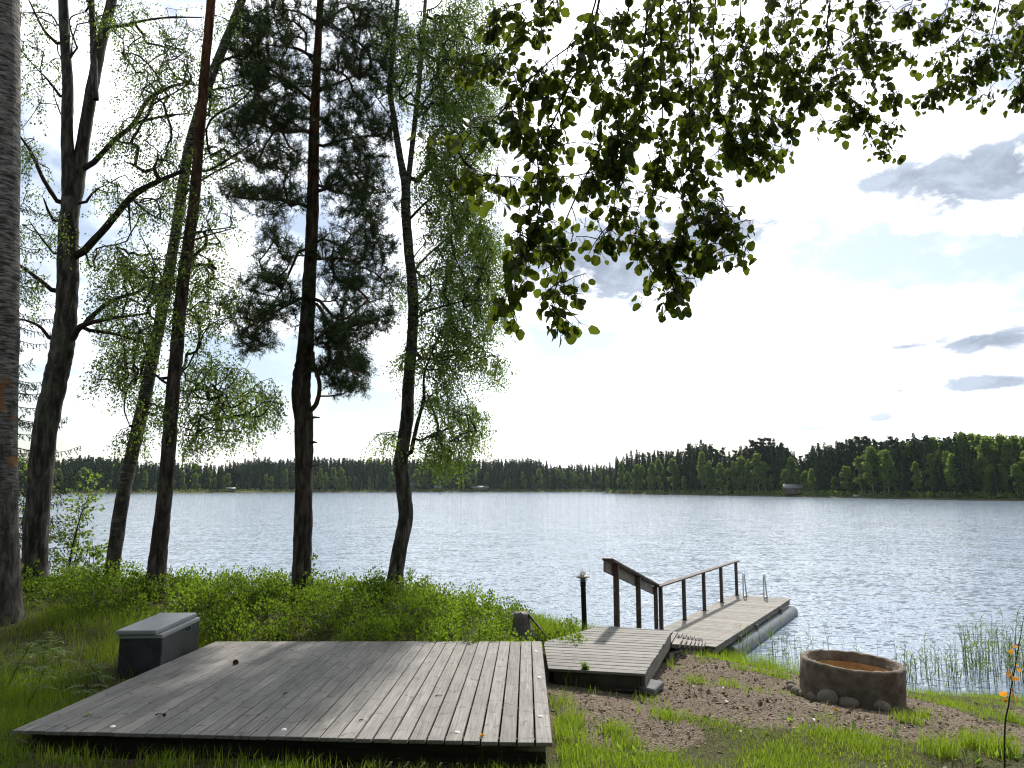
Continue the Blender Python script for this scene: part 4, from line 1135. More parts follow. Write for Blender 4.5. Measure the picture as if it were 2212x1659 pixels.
tips6 = ellip([(a_, b_, c_ * 1.08, d_ * 1.1, int(n_ * 1.35)) for a_, b_, c_, d_, n_ in [(1000, 50, 90, 80, 110), (930, 90, 70, 90, 70), (1010, 150, 80, 70, 90), (960, 220, 80, 60, 80), (1030, 240, 60, 60, 50), (990, 310, 80, 60, 80), (940, 350, 60, 60, 50), (960, 420, 80, 60, 80), (1020, 420, 50, 50, 36), (1000, 500, 90, 50, 90), (1050, 520, 55, 50, 40), (970, 590, 80, 60, 86), (1050, 600, 55, 60, 50),
               (1030, 680, 70, 50, 60), (960, 690, 60, 60, 56), (1000, 760, 60, 45, 44), (940, 780, 50, 60, 40), (1065, 780, 40, 16, 14), (960, 850, 50, 45, 34), (1000, 890, 55, 26, 30), (985, 940, 60, 30, 30), (940, 960, 40, 30, 20), (975, 990, 36, 18, 14), (835, 938, 22, 7, 7), (870, 130, 50, 110, 50), (840, 60, 60, 60, 34), (860, 620, 26, 70, 14), (870, 780, 20, 60, 10),
               (930, -150, 160, 120, 110), (920, -350, 130, 120, 80)]], Y6, 1.5)
T6.grow(tips6, .06, .3)
wg = T6.wood(.0034); fg = birch_leaves(T6, 52, (.030, .043), (.15, .45), 3, wg)
finish_tree('birch_tree', 'crooked leafy birch at the right end of the tree row', 'birch', base_of(Q), tg, M_BIRCH, wg, M_TWIG, fg, M_BIRCHL)

# spruce half hidden behind the left trunks
def near_spruce(x, y, Y, H, label):
    b_ = atY(x, y, Y); b_ = np.array([b_.x, b_.y, gz(b_.x, b_.y)])
    tg_ = Geo(); zz = np.linspace(0, H, 16); tube(tg_, [b_ + np.array([0, 0, z - .1]) for z in zz], np.linspace(.10, .01, 16), 10, .05)
    wg_ = Geo(); Bs, As = [], []
    for z in np.arange(.5, H - .2, .24):
        R_ = 1.75 * (1 - z / H) ** .8 + .15
        for q in range(6):
            a_ = RNG.uniform(0, 6.28); L = R_ * RNG.uniform(.7, 1.1); d = np.array([math.cos(a_), math.sin(a_), 0])
            tt = np.linspace(0, 1, 8)[:, None]; P_ = b_ + np.array([0, 0, z]) + d * L * tt + np.array([0, 0, 1.]) * L * (-.38 * tt + .30 * tt ** 3)
            tube(wg_, P_, np.linspace(.012, .003, 8), 4, cap=False)
            m_ = int(L * 18)
            for s in np.linspace(.12, 1, m_):
                p0_ = b_ + np.array([0, 0, z]) + d * L * s + np.array([0, 0, 1.]) * L * (-.38 * s + .30 * s ** 3)
                ax = unit(d * .35 + np.array([-d[1], d[0], 0]) * RNG.choice([-1, 1]) * RNG.uniform(.2, .9) + np.array([0, 0, -.75])); sl = RNG.uniform(.10, .26) * (1.1 - .5 * s)
                k_ = 30; u_ = RNG.uniform(0, 1, (k_, 1)); rd = rand_unit(k_)
                Bs.append(p0_ + ax * sl * u_); As.append(unit(ax * .8 + rd) * .030)
    B = np.concatenate(Bs); A = np.concatenate(As); n_ = len(B); sd = unit(np.cross(A, rand_unit(n_))) * .0060
    fg_ = Geo(); fg_.add(np.stack([B + sd, B - sd, B + A], 1).reshape(-1, 3), None, np.arange(n_ * 3).reshape(-1, 3), np.repeat(RNG.uniform(0, 1, n_), 3))
    finish_tree('spruce_tree', label, 'spruce', tuple(b_), tg_, M_PINE, wg_, M_TWIG, fg_, M_SPRUCE)


near_spruce(-45, 1250, 13.6, 7.4, 'young drooping spruce behind the two leftmost trunks')
#PART4
# ------------------------------------------------------------------ aspen overhanging from the right
def aspen_leaf_proto():
    """unit leaf in local axes: petiole along +Y from the origin, blade to y=1, gently cupped and toothed"""
    n_ = 12; an_ = np.linspace(-.5 * np.pi, 1.5 * np.pi, n_, endpoint=False)
    xo = np.cos(an_); yo = np.sin(an_)
    rad = 1 + .05 * np.cos(an_ * 6); xx = .47 * xo * rad * (1 - .10 * yo); yy = .5 + .5 * yo * rad
    yy[int(n_ / 2)] += .06                                        # tip
    zz = .26 * (xx / .47) ** 2 * .45 - .10 * (yy - .4) ** 2
    return np.column_stack([xx, yy, zz]), np.array([0, .42, -.01])


LO_, LC_ = aspen_leaf_proto()
aspen_base = Vector((7.2, 2.4, gz(7.2, 2.4)))
aspen = thing('aspen_tree', aspen_base, 'aspen whose leafy branches hang into the top of the picture', 'aspen', 'trees on the near bank')
# trunk stands just right of the picture; limbs reach over the lawn
tP = np.array([(7.2, 2.4, aspen_base.z - .2), (7.15, 2.45, 3.0), (7.0, 2.6, 5.0), (6.85, 2.8, 7.5), (6.7, 2.9, 10.5), (6.6, 3.0, 13.5)])
tg, Q, qr = trunk_geo(tP, np.array([.17, .15, .14, .12, .08, .02]), 20, 8, .03, 21)
wood_a = Geo()
# sprays traced on the picture: (points, depth of first, depth of last)
SPR = [
    ([(1330, -120), (1292, 18), (1287, 112), (1238, 165), (1216, 223), (1189, 277), (1167, 313), (1171, 464), (1108, 620), (1085, 660)], 3.7, 3.4, .011),
    ([(1420, -120), (1403, 0), (1394, 112), (1394, 205), (1376, 268), (1314, 308), (1234, 469), (1220, 527), (1234, 625), (1210, 700)], 3.8, 3.5, .010),
    ([(1440, -120), (1426, 0), (1426, 150), (1426, 290), (1403, 469), (1439, 558), (1446, 640)], 4.0, 3.8, .009),
    ([(1505, -120), (1493, 0), (1493, 160), (1493, 313), (1510, 433), (1570, 478), (1622, 543)], 4.0, 3.7, .009),
    ([(1400, 240), (1331, 339), (1247, 380), (1091, 384), (992, 378)], 3.8, 3.5, .006),
    ([(1300, -60), (1268, 60), (1190, 130), (1135, 179), (1046, 268), (935, 272)], 3.6, 3.3, .008),
    ([(1250, -100), (1180, 20), (1110, 60), (1060, 130), (960, 120)], 3.6, 3.5, .007),
    ([(1240, -100), (1150, -10), (1075, 20), (1060, 60)], 3.9, 3.9, .006),
    ([(1135, 179), (1120, 260), (1090, 300)], 3.5, 3.4, .004), ([(1238, 165), (1180, 190), (1120, 210)], 3.6, 3.5, .004),
    ([(1171, 400), (1130, 470), (1120, 520)], 3.5, 3.4, .003), ([(1200, 420), (1160, 500), (1120, 560)], 3.5, 3.4, .003),
    ([(1314, 308), (1330, 420), (1310, 500), (1290, 520)], 3.7, 3.6, .004), ([(1403, 400), (1370, 480), (1360, 530)], 3.9, 3.8, .004), ([(1426, 290), (1470, 400), (1480, 500), (1460, 530)], 3.9, 3.8, .005),
    ([(1403, 469), (1420, 520), (1400, 545)], 3.8, 3.8, .003), ([(1510, 433), (1530, 500), (1520, 545)], 3.9, 3.8, .003), ([(1493, 313), (1540, 380), (1550, 460)], 3.9, 3.9, .004),
    ([(1287, 112), (1300, 220), (1290, 330), (1270, 420)], 3.9, 3.8, .005), ([(1394, 112), (1340, 190), (1330, 280)], 3.9, 3.8, .005), ([(1292, 18), (1340, 90), (1350, 180), (1350, 260)], 4.0, 4.0, .005),
    ([(1560, -120), (1545, 0), (1540, 130), (1560, 250), (1590, 330)], 4.3, 4.3, .008), ([(1540, 130), (1500, 220), (1470, 300)], 4.3, 4.2, .005),
    ([(1670, -120), (1659, 0), (1652, 137), (1635, 275), (1600, 372)], 4.5, 4.3, .009), ([(1640, 230), (1690, 262), (1724, 284)], 4.4, 4.3, .004), ([(1640, 270), (1650, 320), (1645, 362)], 4.4, 4.4, .004),
    ([(1652, 137), (1600, 210), (1570, 290), (1555, 350)], 4.5, 4.5, .005), ([(1655, 80), (1700, 160), (1690, 240), (1670, 330)], 4.6, 4.5, .005),
    ([(1810, -120), (1797, 0), (1790, 86), (1821, 189), (1883, 247), (1930, 322)], 4.8, 4.5, .010), ([(1821, 189), (1740, 213), (1725, 240)], 4.7, 4.6, .005), ([(1790, 86), (1750, 150), (1770, 230)], 4.8, 4.8, .005),
    ([(1850, 215), (1810, 245), (1815, 272)], 4.7, 4.6, .003), ([(1800, 60), (1865, 86), (1917, 90), (1980, 125)], 4.8, 4.7, .005), ([(1821, 150), (1890, 160), (1925, 190), (1920, 215)], 4.7, 4.7, .005),
    ([(1900, -120), (1890, 0), (1880, 80), (1900, 150)], 5.0, 5.0, .006), ([(1740, -120), (1730, 0), (1720, 90), (1700, 150)], 4.9, 4.9, .006), ([(1610, -120), (1600, 0), (1600, 100), (1610, 180)], 4.8, 4.8, .006), ([(1480, -100), (1460, 0), (1450, 80), (1470, 180)], 4.6, 4.6, .006),
    ([(2190, -120), (2157, 0), (2123, 120), (2054, 172), (1984, 214)], 5.4, 5.2, .008), ([(2123, 90), (2100, 150), (2110, 190)], 5.3, 5.3, .004), ([(2240, -60), (2215, 60), (2206, 150), (2192, 238)], 5.2, 5.2, .006), ([(2060, -120), (2050, 0), (2030, 40), (2020, 60)], 5.6, 5.6, .006), ([(2120, -100), (2110, 0), (2090, 60), (2040, 120), (2010, 150)], 5.6, 5.6, .006),
    ([(1980, -100), (1970, 0), (1965, 30), (2010, 70)], 5.5, 5.5, .005), ([(2230, -80), (2200, 30), (2180, 110)], 5.6, 5.6, .006), ([(2150, 40), (2160, 110), (2150, 150)], 5.4, 5.3, .004), ([(1350, -100), (1360, 20), (1330, 60)], 4.2, 4.2, .005), ([(1590, 60), (1560, 130), (1520, 200), (1500, 290)], 4.4, 4.4, .005), ([(1700, 0), (1690, 80), (1640, 130)], 4.7, 4.7, .005), ([(1850, -80), (1840, 40), (1850, 120)], 4.9, 4.9, .005)]
LB, LA, LN, LS = [], [], [], []


def spray_leaves(C, n_, size, twig_r):
    """short side shoots with 2-5 leaves each, along curve C"""
    k = len(C)
    i = 0
    while i < n_:
        s = RNG.uniform(.06, 1) ** .8 * (k - 1); i0 = int(min(s, k - 2)); p_ = C[i0] + (C[i0 + 1] - C[i0]) * (s - i0)
        d = unit(RNG.normal(0, 1, 3) * np.array([1, .9, .55]) + np.array([0, 0, -.45])); L = RNG.uniform(.03, .13)
        e = p_ + d * L; tube(wood_a, [p_, (p_ + e) / 2 + np.array([0, 0, .006]), e], [.0030, .0024, .0018], 4, cap=False)
        for _ in range(int(RNG.integers(2, 6))):
            b_ = p_ + d * L * RNG.uniform(.35, 1.0)
            pd = unit(np.array([0, 0, -.75]) + RNG.normal(0, .6, 3)); pl_ = RNG.uniform(.025, .05); q = b_ + pd * pl_ + np.array([0, 0, -.008])
            tube(wood_a, [b_, (b_ + q) / 2 + np.array([0, 0, -.002]), q], .0012, 3, cap=False)
            la = unit(pd * .55 + np.array([0, 0, -.6]) + RNG.normal(0, .35, 3)); nn_ = unit(np.cross(la, rand_unit(1)[0]) + SUN_N * .25)
            LB.append(q); LA.append(la); LN.append(nn_); LS.append(size * RNG.uniform(.5, 1.28)); i += 1


SUN_N = np.array(SUN_DIR)
roots = []
for pts, ya, yb, rad in SPR:
    k = len(pts); P_ = [np.array(atY(x, y, ya + (yb - ya) * i / (k - 1))) for i, (x, y) in enumerate(pts)]
    C = catmull(P_, 7); C += np.cumsum(RNG.normal(0, .0016, C.shape), 0)
    tube(wood_a, C, np.linspace(rad * .62, .0018, len(C)), 6)
    Ln = np.linalg.norm(np.diff(C, axis=0), axis=1).sum()
    spray_leaves(C, int(Ln * 118), .049, rad)
    for _ in range(int(Ln * 3.0)):
        s = int(RNG.uniform(.15, .95) * (len(C) - 1)); d = unit(RNG.normal(0, 1, 3) * np.array([1, 1, .5]) + np.array([0, 0, -.6])); L = RNG.uniform(.1, .22)
        c2 = np.array([C[s] + d * L * u_ + np.array([0, 0, -.35 * L]) * u_ ** 2 for u_ in np.linspace(0, 1, 5)])
        tube(wood_a, c2, np.linspace(.0026, .0012, 5), 4, cap=False); spray_leaves(c2, 10, .048, .003)
    if pts[0][1] < -20: roots.append(P_[0])
# limbs from the trunk to the sprays' upper ends
Tq = Tree(Q, qr, 4.6)
for tgt, h0 in (((.9, 3.6, 6.7), 6.4), ((2.2, 4.4, 7.2), 7.2), ((3.4, 5.2, 7.8), 8.0)):
    k = int(np.argmin(abs(Q[:, 2] - h0))); a_ = Q[k]; t_ = np.array(tgt)
    Tq.limb([a_, a_ * .7 + t_ * .3 + np.array([0, 0, .75]), a_ * .35 + t_ * .65 + np.array([0, 0, .75]), t_], [.055, .045, .032, .015])
Tq.nt2 = len(Tq.P)
Tq.grow(np.array(roots), .10, .0, .06)
wl = Tq.wood(.0042, .5, 6, .005)
# upper crown out of the picture
T7 = Tree(Q, qr, 7.0)
cr = RNG.normal(0, 1, (130, 3)); cr = unit(cr) * RNG.uniform(.3, 1, (130, 1)) ** .4 * np.array([2.4, 2.4, 2.6]) + np.array([6.9, 2.8, 11.0])
T7.grow(cr, .05); wu = T7.wood(); fu = birch_leaves(T7, 34, (.05, .07), (.15, .4))
link('trunk', tg.mesh('trunk', True, aspen_base), M_BIRCHW, aspen)
for g_ in (wl, wu): wood_a.V += []; wood_a.add(np.concatenate(g_.V), np.concatenate(g_.Q), np.concatenate(g_.T) if g_.T else None)
link('branches', wood_a.mesh('branches', True, aspen_base), M_TWIG, aspen)
LB, LA, LN, LS = map(np.array, (LB, LA, LN, LS))
n_ = len(LB)
LX = unit(np.cross(LA, LN)); LN = np.cross(LX, LA)
depth = LB[:, 1]
inview = LB[:, 2] < CAM_Z + depth * math.tan(R(34))
order = np.argsort(np.where(inview, depth / LS, 1e9)); near = order[:300]; rest = order[300:]
nv = len(LO_)
tri = np.array([[nv, i, (i + 1) % nv] for i in range(nv)])
rnds = np.clip(RNG.normal(.45, .28, n_), 0, 1)


def leaf_V(ids):
    loc = np.vstack([LO_, LC_])
    return (LB[ids][:, None] + LS[ids][:, None, None] * (loc[None, :, 0:1] * LX[ids][:, None] + loc[None, :, 1:2] * LA[ids][:, None] + loc[None, :, 2:3] * LN[ids][:, None]))


g = Geo(); g.add(leaf_V(rest).reshape(-1, 3), None, (np.arange(len(rest))[:, None, None] * (nv + 1) + tri[None]).reshape(-1, 3), np.repeat(rnds[rest], nv + 1))
lf = link('foliage', g.mesh('foliage', True, aspen_base), M_ASPEN, aspen); lf['kind'] = 'stuff'
lf2 = link('upper_crown', fu.mesh('upper_crown', False, aspen_base), M_ASPEN, aspen); lf2['kind'] = 'stuff'
variants = []
for k in range(5):
    variants.append(np_mesh('leaf', np.vstack([LO_, LC_]), tri, np.full(nv + 1, .1 + .2 * k), True))
    variants[-1].materials.append(M_ASPEN)
for i in near:
    ob = bpy.data.objects.new('leaf', variants[int(min(4, rnds[i] * 5))]); COL.objects.link(ob); ob.parent = aspen
    m4 = Matrix(((LX[i][0], LA[i][0], LN[i][0]), (LX[i][1], LA[i][1], LN[i][1]), (LX[i][2], LA[i][2], LN[i][2]))).to_4x4()
    ob.matrix_local = Matrix.Translation(Vector(LB[i]) - aspen_base) @ m4 @ Matrix.Diagonal((LS[i], LS[i], LS[i], 1))
#PART5
# ------------------------------------------------------------------ ground cover
def pix_x(X, Y): return CX + FPX * X / (Y / .98)


def in_deck(X, Y, m_=0.):
    xl = fl.x + (bl.x - fl.x) * (Y - fl.y) / (bl.y - fl.y); yf = fl.y + (fr.y - fl.y) * (X - fl.x) / (fr.x - fl.x)
    return (X > xl - m_) & (X < .34 + m_) & (Y > yf - m_) & (Y < 9.40 + m_)


def in_plat(X, Y, m_=.02):
    c_ = np.ones_like(X, bool)
    for i in range(5):
        a_, b_ = pl[i], pl[(i + 1) % 5]
        c_ &= ((b_.x - a_.x) * (Y - a_.y) - (b_.y - a_.y) * (X - a_.x)) > -m_
    return c_


def in_box(X, Y): return (X > BA.x - .02) & (X < BB.x + .1) & (Y > BA.y - .02) & (Y < BC.y + .03)


def in_ring(X, Y): return (X - RCX) ** 2 + (Y - RCY) ** 2 < .54 ** 2


def stair_d(X, Y): return np.abs((X - SR0.x) * -su.y + (Y - SR0.y) * su.x - SWID / 2)


# bilberry thicket behind the terrace
g = Geo(); stems = Geo(); cen = []
for X0 in np.arange(-8.2, .9, .34):
  for Y0 in np.arange(9.6, 13.2, .34):
    X, Y = X0 + RNG.uniform(-.13, .13), Y0 + RNG.uniform(-.13, .13)
    if X > -.3 and Y > 12.3 - (X + .3) * 1.3: continue
    if bool(in_box(np.array([X]), np.array([Y]))[0]) or (X < -3.9 and Y < 10.0 + (0.5 if X < -5.5 else 0)): continue
    if (X - sp_.x) ** 2 + (Y - sp_.y) ** 2 < .05 or (X > sp_.x - .05 and X < sp_.x + .45 and Y < sp_.y and Y > sp_.y - .9 and RNG.uniform() < .6): continue
    if RNG.uniform() < .10: continue
    cen.append((X, Y))
for (X, Y) in cen:
    z = gz(X, Y); dense = 1. if X > -5.2 else .75
    h_ = RNG.uniform(.22, .41) * (1.05 if Y > 11 else .9) * (.75 if X > -.2 else 1); rad = RNG.uniform(.16, .28); n_ = int(430 * dense * (rad / .24) ** 1.5 * (.6 + h_))
    u_ = rand_unit(n_); u_[:, 2] = np.abs(u_[:, 2]); rr_ = RNG.uniform(.55, 1.06, (n_, 1)) ** .5
    lump = 1 + .16 * np.sin(u_[:, :1] * 7 + X * 9) + .16 * np.sin(u_[:, 1:2] * 8 + Y * 5)
    B = np.array([X, Y, z]) + u_ * rr_ * lump * np.array([rad, rad, h_])
    A = unit(u_ * .8 + np.array([0, 0, .55]) + RNG.normal(0, .5, (n_, 3))); S = unit(np.cross(A, rand_unit(n_))); L = RNG.uniform(.026, .046, (n_, 1))
    tone = np.clip(RNG.normal(.48 + .16 * math.sin(X * 3.3 + Y * 2.1) + (.08 if X > -2 else -.10), .27), .02, .97)
    leaf_quads(g, B, A * L, S * L * .38, np.clip(RNG.normal(tone, .16, n_), 0, 1))
    for q in range(5):
        e = B[RNG.integers(0, n_)]; tube(stems, [np.array([X, Y, z]) + RNG.normal(0, .05, 3) * [1, 1, 0], (np.array([X, Y, z + .1]) + e) / 2, e], [.004, .003, .0015], 3, cap=False)
bb = link('bilberry_thicket', g.mesh('bilberry_thicket'), M_BUSHL); tag(bb, 'dense bright green bilberry thicket behind the terrace', 'ground cover', kind='stuff')
bs_ = link('thicket_stems', stems.mesh('thicket_stems'), M_TWIG, bb); bs_['kind'] = 'stuff'


# grass
def blades(X, Y, L, wid, lean, tone, bendv=.5):
    n_ = len(X); z = ground_z(X, Y); a_ = RNG.uniform(0, 6.28, n_)
    b_ = np.stack([X, Y, z - .01], 1); d = np.stack([np.cos(a_), np.sin(a_), 0 * a_], 1)
    lean = lean * RNG.uniform(.2, 1.3, n_)
    up = np.array([0, 0, 1.]); m_ = b_ + up * (L * .55)[:, None] + d * (L * lean * .3)[:, None]
    t_ = b_ + up * (L * (1 - .35 * lean * bendv))[:, None] + d * (L * lean)[:, None]
    s_ = np.stack([-np.sin(a_ + RNG.normal(0, .8, n_)), np.cos(a_ + RNG.normal(0, .8, n_)), 0 * a_], 1) * (wid / 2)[:, None]
    V_ = np.stack([b_ - s_, b_ + s_, m_ + s_ * .8, m_ - s_ * .8, t_], 1).reshape(-1, 3); k = np.arange(n_)[:, None] * 5
    return V_, k + np.array([[0, 1, 2, 3]]), k + np.array([[3, 2, 4]]), np.repeat(np.clip(tone, 0, 1), 5)


def scatter(n_, x0, x1, y0, y1, prob):
    X = RNG.uniform(x0, x1, n_); Y = RNG.uniform(y0, y1, n_)
    ok = RNG.uniform(0, 1, n_) < prob(X, Y)
    ok &= ~(in_deck(X, Y, .0) | in_plat(X, Y) | in_box(X, Y) | in_ring(X, Y)); ok &= ground_z(X, Y) > -.12
    return X[ok], Y[ok]


gg = Geo()
# lawn at the front
X, Y = scatter(210000, -6, 7.5, 4.3, 7.6, lambda X, Y: (1 - mulch(X, Y)) ** 1.6 * np.clip(.42 + .62 * wob(X * 2.2, Y * 2.2), .05, 1) * np.where((X > -3.5) & (X < .35), .8, 1))
tn = .55 + .25 * wob(X * 1.3 + 5, Y * 1.3); gg.add(*blades(X, Y, RNG.uniform(.025, .075, len(X)) * (1 + .4 * np.clip(wob(X * 2.2, Y * 2.2), -.5, 1)), RNG.uniform(.003, .006, len(X)), np.full(len(X), .55), RNG.normal(-.06, .26, len(X)) + tn))
# behind: thin tufts on the mulch and the bank
X, Y = scatter(60000, .3, 9.5, 7.2, 14.6, lambda X, Y: np.clip((1 - mulch(X, Y)) * np.clip(.35 + .6 * wob(X * 2.4 + 3, Y * 2.4), .02, 1) + .008, 0, 1) * np.where(stair_d(X, Y) < .42, 0, 1))
gg.add(*blades(X, Y, RNG.uniform(.04, .11, len(X)), RNG.uniform(.003, .006, len(X)), np.full(len(X), .5), RNG.normal(.62, .22, len(X))))
# left meadow
X, Y = scatter(70000, -8.5, -3.4, 5.2, 10.4, lambda X, Y: np.clip(.55 + .5 * wob(X * 2 + 9, Y * 2), .12, 1))
gg.add(*blades(X, Y, RNG.uniform(.06, .18, len(X)), RNG.uniform(.003, .006, len(X)), np.full(len(X), .7), RNG.normal(.45, .2, len(X))))
# long grass along the terrace front, behind the terrace and on the shore
def clump(cx_, cy_, n_, rad, L0, L1, tone, lean=.45, wd=(.003, .007)):
    X_ = cx_ + RNG.normal(0, rad, n_); Y_ = cy_ + RNG.normal(0, rad, n_); ok = ~(in_deck(X_, Y_, .01) | in_plat(X_, Y_) | in_box(X_, Y_) | in_ring(X_, Y_)); X_ = X_[ok]; Y_ = Y_[ok]
    if len(X_): gg.add(*blades(X_, Y_, RNG.uniform(L0, L1, len(X_)), RNG.uniform(*wd, len(X_)), np.full(len(X_), lean), RNG.normal(tone, .18, len(X_))))


for i in range(95):
    s = RNG.uniform(-.02, 1.03); p_ = fl.lerp(fr, s); clump(p_.x, p_.y - RNG.uniform(.04, .22), int(RNG.integers(6, 24)), .06, .06, .18, .55)
for i in range(26):
    clump(.34 + RNG.uniform(.03, .28), RNG.uniform(5.4, 8.0), int(RNG.integers(15, 50)), .07, .08, .18, .62)
for i in range(30):
    s = RNG.uniform(0, 1); p_ = bl.lerp(br, s); clump(p_.x, p_.y + RNG.uniform(.04, .2), int(RNG.integers(3, 12)) * (3 if s > .7 else 1), .06, .15, .36, .5, .6)
for i in range(80):      # lush bank between stump, lamp and landing
    X_ = RNG.uniform(.25, 1.75); Y_ = RNG.uniform(10.0, 12.6)
    if Y_ < 10.0 + (X_ - .4) * .95: continue
    clump(X_, Y_, 70, .12, .16, .38, .66, .5)
for i in range(46):      # beside stairs and by the dock
    s = RNG.uniform(0, 1.15); p_ = SR0.lerp(SR1, s) - sv * RNG.uniform(.30, .75 + .4 * s); clump(p_.x, p_.y, int(RNG.integers(20, 50)), .07, .06, .15 + .1 * max(0, s - .6), .66, .45)
for i in range(60):
    X_ = RNG.uniform(3.3, 5.4); Y_ = 14.6 - (X_ - 3.3) * .75 + RNG.normal(0, .22); clump(X_, Y_, int(RNG.integers(20, 50)), .1, .14, .36, .66, .4)
for i in range(60):
    X_ = RNG.uniform(4.6, 9); Y_ = 12.2 - .0 * X_ + RNG.normal(0, .35) + (5.2 - X_) * (.7 if X_ < 5.2 else 0); clump(X_, Y_, int(RNG.integers(20, 50)), .12, .06, .16, .66, .45)
for (px, py, n_, L1) in ((1400, 1520, 70, .14), (1500, 1480, 120, .17), (1572, 1487, 90, .17), (1624, 1498, 70, .13), (1290, 1500, 30, .12), (1430, 1440, 120, .2), (1600, 1445, 110, .16), (1640, 1450, 90, .14), (1680, 1460, 160, .16), (1245, 1480, 80, .22),
                         (1960, 1560, 220, .15), (1990, 1545, 120, .14), (1780, 1556, 60, .12), (1700, 1500, 30, .1), (1440, 1560, 220, .13), (1330, 1580, 260, .16), (1350, 1610, 260, .15), (2060, 1500, 160, .12), (2180, 1545, 200, .16), (2100, 1620, 300, .22), (2030, 1640, 260, .24), (2160, 1640, 300, .25), (1235, 1570, 160, .16), (1215, 1600, 160, .18)):
    p_ = atZ(px, py, 1.05); p_ = atZ(px, py, gz(p_.x, p_.y)); clump(p_.x, p_.y, n_, .075, L1 * .45, L1, .66, .45)
for i in range(14):
    clump(-4.6 + RNG.normal(0, .35), RNG.uniform(6.8, 9.0), 18, .05, .2, .42, .4, .5)
dg = Geo(); X, Y = scatter(60000, -6, 8, 4.4, 12, lambda X, Y: np.clip(.5 - .3 * wob(X * 2.2, Y * 2.2), .1, 1) * np.where(stair_d(X, Y) < .5, 0, 1) * (.35 + .65 * (Y < 7.6)))
dg.add(*blades(X, Y, RNG.uniform(.02, .06, len(X)), RNG.uniform(.003, .006, len(X)), np.full(len(X), 1.1), RNG.normal(.45, .25, len(X)), .9))
tag(link('dry_grass', dg.mesh('dry_grass'), M_DRY), 'withered brown grass stalks mixed into the lawn', 'grass', kind='stuff')
gr = link('lawn_grass', gg.mesh('lawn_grass'), M_GRASS); tag(gr, 'patchy bright green grass on the bank', 'grass', kind='stuff')

# bark chips and litter on the mulch bed
n_ = 26000; X = RNG.uniform(.3, 7.5, n_); Y = RNG.uniform(5.2, 12.2, n_); ok = (RNG.uniform(0, 1, n_) < np.clip(mulch(X, Y) + .10, 0, 1)) & ~(in_deck(X, Y) | in_ring(X, Y) | in_plat(X, Y)); X, Y = X[ok], Y[ok]; n_ = len(X)
B = np.stack([X, Y, ground_z(X, Y) + .006], 1); A = unit(rand_unit(n_) * np.array([1, 1, .35])); S = unit(np.cross(A, np.array([0, 0, 1.]) + RNG.normal(0, .4, (n_, 3))))
L = RNG.uniform(.012, .05, (n_, 1)) * RNG.choice([1, 1, 1, 1.7], (n_, 1)); g = Geo(); leaf_quads(g, B - A * L / 2, A * L, S * L * RNG.uniform(.10, .32, (n_, 1)), np.clip(RNG.normal(.42, .26, n_), 0, 1))
ch = link('bark_mulch_chips', g.mesh('bark_mulch_chips'), M_DRY); tag(ch, 'scattered brown bark chips on the ground between lawn and lake', 'mulch', kind='stuff')
# pale dry leaves
def pale(px, py, n_, sp):
    out_ = []
    for _ in range(n_):
        x_, y_ = px + RNG.normal(0, sp), py + RNG.normal(0, sp * .35); p_ = atZ(x_, y_, 1.2); out_.append((p_.x, p_.y))
    return out_


pts = pale(1225, 1612, 9, 16) + pale(1300, 1555, 3, 20) + pale(420, 1625, 7, 40) + pale(640, 1650, 14, 60) + pale(150, 1640, 3, 60) + pale(1600, 1540, 10, 130) + pale(1900, 1600, 6, 100) + pale(1100, 1640, 3, 20) + pale(900, 1640, 3, 60)
X, Y = np.array(pts).T; ok = ~in_deck(X, Y, .02); X, Y = X[ok], Y[ok]; n_ = len(X)
B = np.stack([X, Y, ground_z(X, Y) + .025], 1); A = unit(rand_unit(n_) * np.array([1, 1, .3])); S = unit(np.cross(A, np.array([0, 0, 1.]) + RNG.normal(0, .5, (n_, 3)))); L = RNG.uniform(.03, .06, (n_, 1))
g = Geo(); leaf_quads(g, B, A * L, S * L * .4, RNG.uniform(0, 1, n_), np.array([0, 0, 1.]) * L * RNG.uniform(.1, .35, (n_, 1)))
tag(link('dry_leaf_litter', g.mesh('dry_leaf_litter'), M_PALELEAF), 'pale curled dry leaves scattered in the front grass', 'leaf litter', kind='stuff')

# reeds in the shallow water
g = Geo()
def reeds(px0, px1, y0, y1, n_, h0, h1):
    for _ in range(n_):
        p_ = atZ(RNG.uniform(px0, px1), RNG.uniform(y0, y1), 0.); H = RNG.uniform(h0, h1) * .85; a_ = RNG.uniform(0, 6.28); ln = RNG.uniform(.02, .16) * H
        d = np.array([math.cos(a_), math.sin(a_), 0]); b_ = np.array([p_.x, p_.y, -.1]); tt = np.linspace(0, 1, 4)
        P_ = np.array([b_ + np.array([0, 0, H * s]) + d * ln * s * s for s in tt]); tube(g, P_, [.004, .0035, .0028, .0012], 3, cap=False, r=RNG.uniform(0, .5))
        for q in range(int(RNG.integers(2, 5))):
            s = RNG.uniform(.35, .95); b2 = b_ + np.array([0, 0, H * s]) + d * ln * s * s; a2 = RNG.uniform(0, 6.28); e = unit(np.array([math.cos(a2) * .45, math.sin(a2) * .45, 1.])); L = RNG.uniform(.14, .32) * min(1, H)
            sd = unit(np.cross(e, rand_unit(1)[0])) * RNG.uniform(.004, .009); tip = b2 + e * L + np.array([math.cos(a2), math.sin(a2), -.3]) * L * .25
            g.add([b2, b2 + e * L * .4 + sd, tip, b2 + e * L * .4 - sd], [[0, 1, 2, 3]], None, np.full(4, RNG.uniform(.2, 1)))


